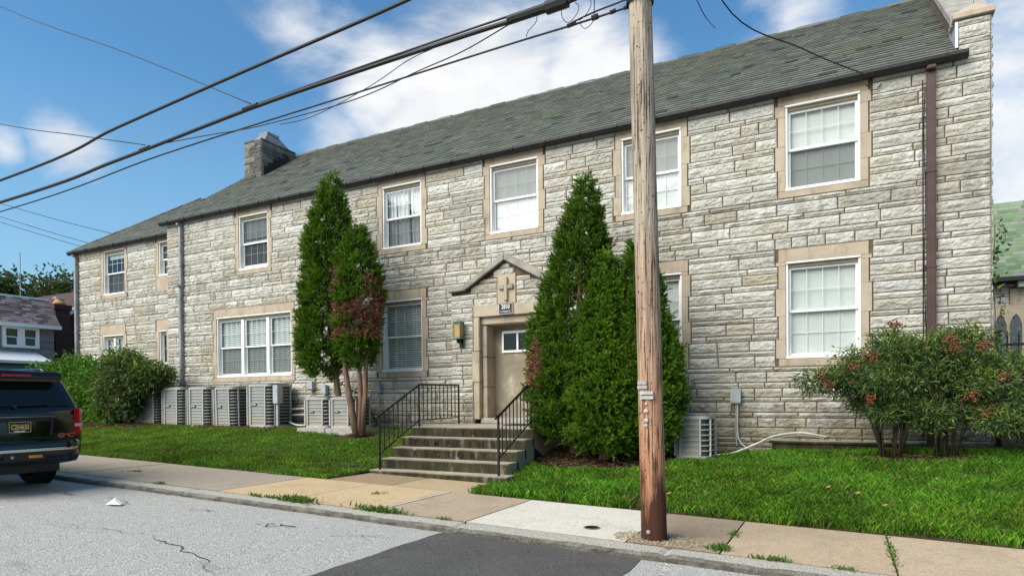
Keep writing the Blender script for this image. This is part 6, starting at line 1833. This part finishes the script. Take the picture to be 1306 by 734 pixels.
# twin arched lights in a tan surround
q = MB()
lw, gap = .30, .075
xs_ = [4.09 + k * (lw + gap) for k in range(6)]
q.box(3.985, 6.29, CY - .045, CY + .1, 4.06, 4.32)
for k in range(7): x = 4.09 - gap + k * (lw + gap); q.box(x, x + gap, CY - .045, CY + .1, 2.02, 4.055)
q.box(3.985, 4.012, CY - .04, CY + .1, 2.0, 4.055)
for x in xs_:
    for s in (0, 1):
        a = [(x + (lw if s else 0), 3.70), (x + (lw if s else 0), 4.058), (x + lw / 2, 4.058), (x + lw / 2, 4.03), (x + lw * (.78 if s else .22), 3.93)]
        q.prism(a, 'y', CY - .044, CY + .1)
ws = q.build('arched_window', M['lime'], Ch)
for x in xs_:
    q = MB(); q.quad((x, CY - .012, 2.02), (x + lw, CY - .012, 2.02), (x + lw, CY - .012, 4.05), (x, CY - .012, 4.05)); q.build('leaded_pane', M['leaded'], ws)
q = MB(); q.box(4.47, 4.94, CY - .05, CY + .1, 4.31, 4.79); pq = q.build('carved_panel', M['lime'], Ch, bevel=.01)
q = MB(); q.box(4.69, 4.72, CY - .062, CY - .051, 4.40, 4.72); q.build('cross_upright', M['coping'], pq)
q = MB(); q.box(4.60, 4.685, CY - .062, CY - .051, 4.58, 4.61); q.box(4.725, 4.81, CY - .062, CY - .051, 4.58, 4.61); q.build('cross_arm', M['coping'], pq)
fl_ = root('flood_light', 'white flood light box under the church eave', 'light fitting', (4.68, CY - .1, 4.80))
q = MB(); q.box(4.62, 5.0, CY - .30, CY - .06, 4.80, 4.97); q.build('housing', M['signwhite'], fl_, bevel=.015)

fe = root('iron_fence', 'black iron picket fence between building corner and right edge', 'fence', (4.5, 1.0, .65))
FY = 1.0
for x in (2.28, 4.3, 6.3, 8.3):
    q = MB(); q.box(x - .035, x + .035, FY - .035, FY + .035, .55, 2.62); q.box(x - .045, x + .045, FY - .045, FY + .045, 2.621, 2.66); q.build('post', M['iron'], fe)
for z in (1.03, 2.18, 2.40):
    q = MB(); q.box(2.28, 8.3, FY - .016, FY + .016, z, z + .04); q.build('rail', M['iron'], fe)
x = 2.40
while x < 8.2:
    if min(abs(x - p) for p in (2.28, 4.3, 6.3, 8.3)) > .08:
        q = MB(); q.box(x - .011, x + .011, FY - .011, FY + .011, .95, 2.56)
        q.add([(x - .02, FY - .02, 2.561), (x + .02, FY - .02, 2.561), (x + .02, FY + .02, 2.561), (x - .02, FY + .02, 2.561), (x, FY, 2.66)], [(0, 3, 2, 1), (0, 1, 4), (1, 2, 4), (2, 3, 4), (3, 0, 4)])
        q.build('picket', M['iron'], fe)
    x += .15
# small creeper on the building corner
iv = root('creeper', 'thin creeper of small leaves climbing the right corner of the building', 'vine', (2.05, .05, .7))
q = MB(); q.tube([(2.05 + .02 * math.sin(z * 5), .02, z) for z in np.linspace(.7, 4.2, 22)], .006, 5); q.build('stem', M['stem'], iv)
r_ = np.random.default_rng(9); zz = r_.uniform(2.2, 4.25, 130); P = np.stack([2.06 + .05 * np.sin(zz * 5) + np.abs(r_.normal(0, .06, 130)), .02 + r_.normal(0, .03, 130), zz], 1)
V, F = leaf_cloud(P, unit(r_, 130) + np.array([.5, -.3, 0]), .075, .045, r_); np_mesh('leaves', V, F, M['leafy'], parent=iv, vec=pick(r_, 130, NAN[:4]))

# ================================================================== SMALL THINGS ON THE GROUND
q = MB(); x, y = -8.55, -7.10; z = float(zr(x)) + .012
q.add([(x - .13, y - .04, z), (x + .02, y - .07, z + .02), (x + .15, y, z + .01), (x + .05, y + .07, z + .03), (x - .04, y + .04, z + .085), (x + .02, y - .01, z + .06)], [(0, 1, 5, 4), (1, 2, 5), (2, 3, 5), (3, 4, 5), (0, 4, 3), (0, 3, 2, 1)])
tag(q.build('crumpled_paper', M['paper']), 'crumpled white paper lying on the asphalt behind the car', 'paper')
x, y = -2.46, -5.52; z = float(zs(x)) + .008
uc = root('utility_cover', 'small dark oval cap set in the white concrete slab', 'utility cover', (x, y, z))
q = MB(); q.lathe([(.0, z + .004), (.075, z + .004), (.078, z - .02)], (x, y, 0), 'z', 24, cap=False); q.build('lid', M['iron'], uc)
q = MB(); q.lathe([(.080, z + .001), (.086, z + .003), (.092, z + .001)], (x, y, 0), 'z', 24, cap=False); q.build('rim', M['metal'], uc)
# gravel spilled round the pole foot
r_ = np.random.default_rng(88); n = 900
a = r_.random(n) * 6.28; d = .10 + .30 * r_.random(n) ** .8
x = -1.68 + d * np.cos(a) * 1.15; y = -5.70 + d * np.sin(a) * .8
k = (y > -5.96); x, y = x[k], y[k]; n = len(x)
P = np.stack([x, y, zs(x) + .008], 1); s_ = r_.uniform(.006, .014, (n, 1))
O = np.array([(1, 0, 0), (0, 1, 0), (-1, 0, 0), (0, -1, 0), (0, 0, .8)], float)
V = (P[:, None, :] + O[None] * s_[:, None] * (.7 + .6 * r_.random((n, 5, 1)))).reshape(-1, 3)
F = (np.array([(0, 1, 4), (1, 2, 4), (2, 3, 4), (3, 0, 4)])[None] + 5 * np.arange(n)[:, None, None]).reshape(-1, 3)
tag(np_mesh('loose_gravel', V, F, M['grass'], vec=np.repeat(pick(r_, n, [(.36, .30, .22), (.24, .20, .15), (.48, .42, .34)]), 4, 0)), 'loose gravel spilled round the foot of the pole', 'gravel', kind='stuff')
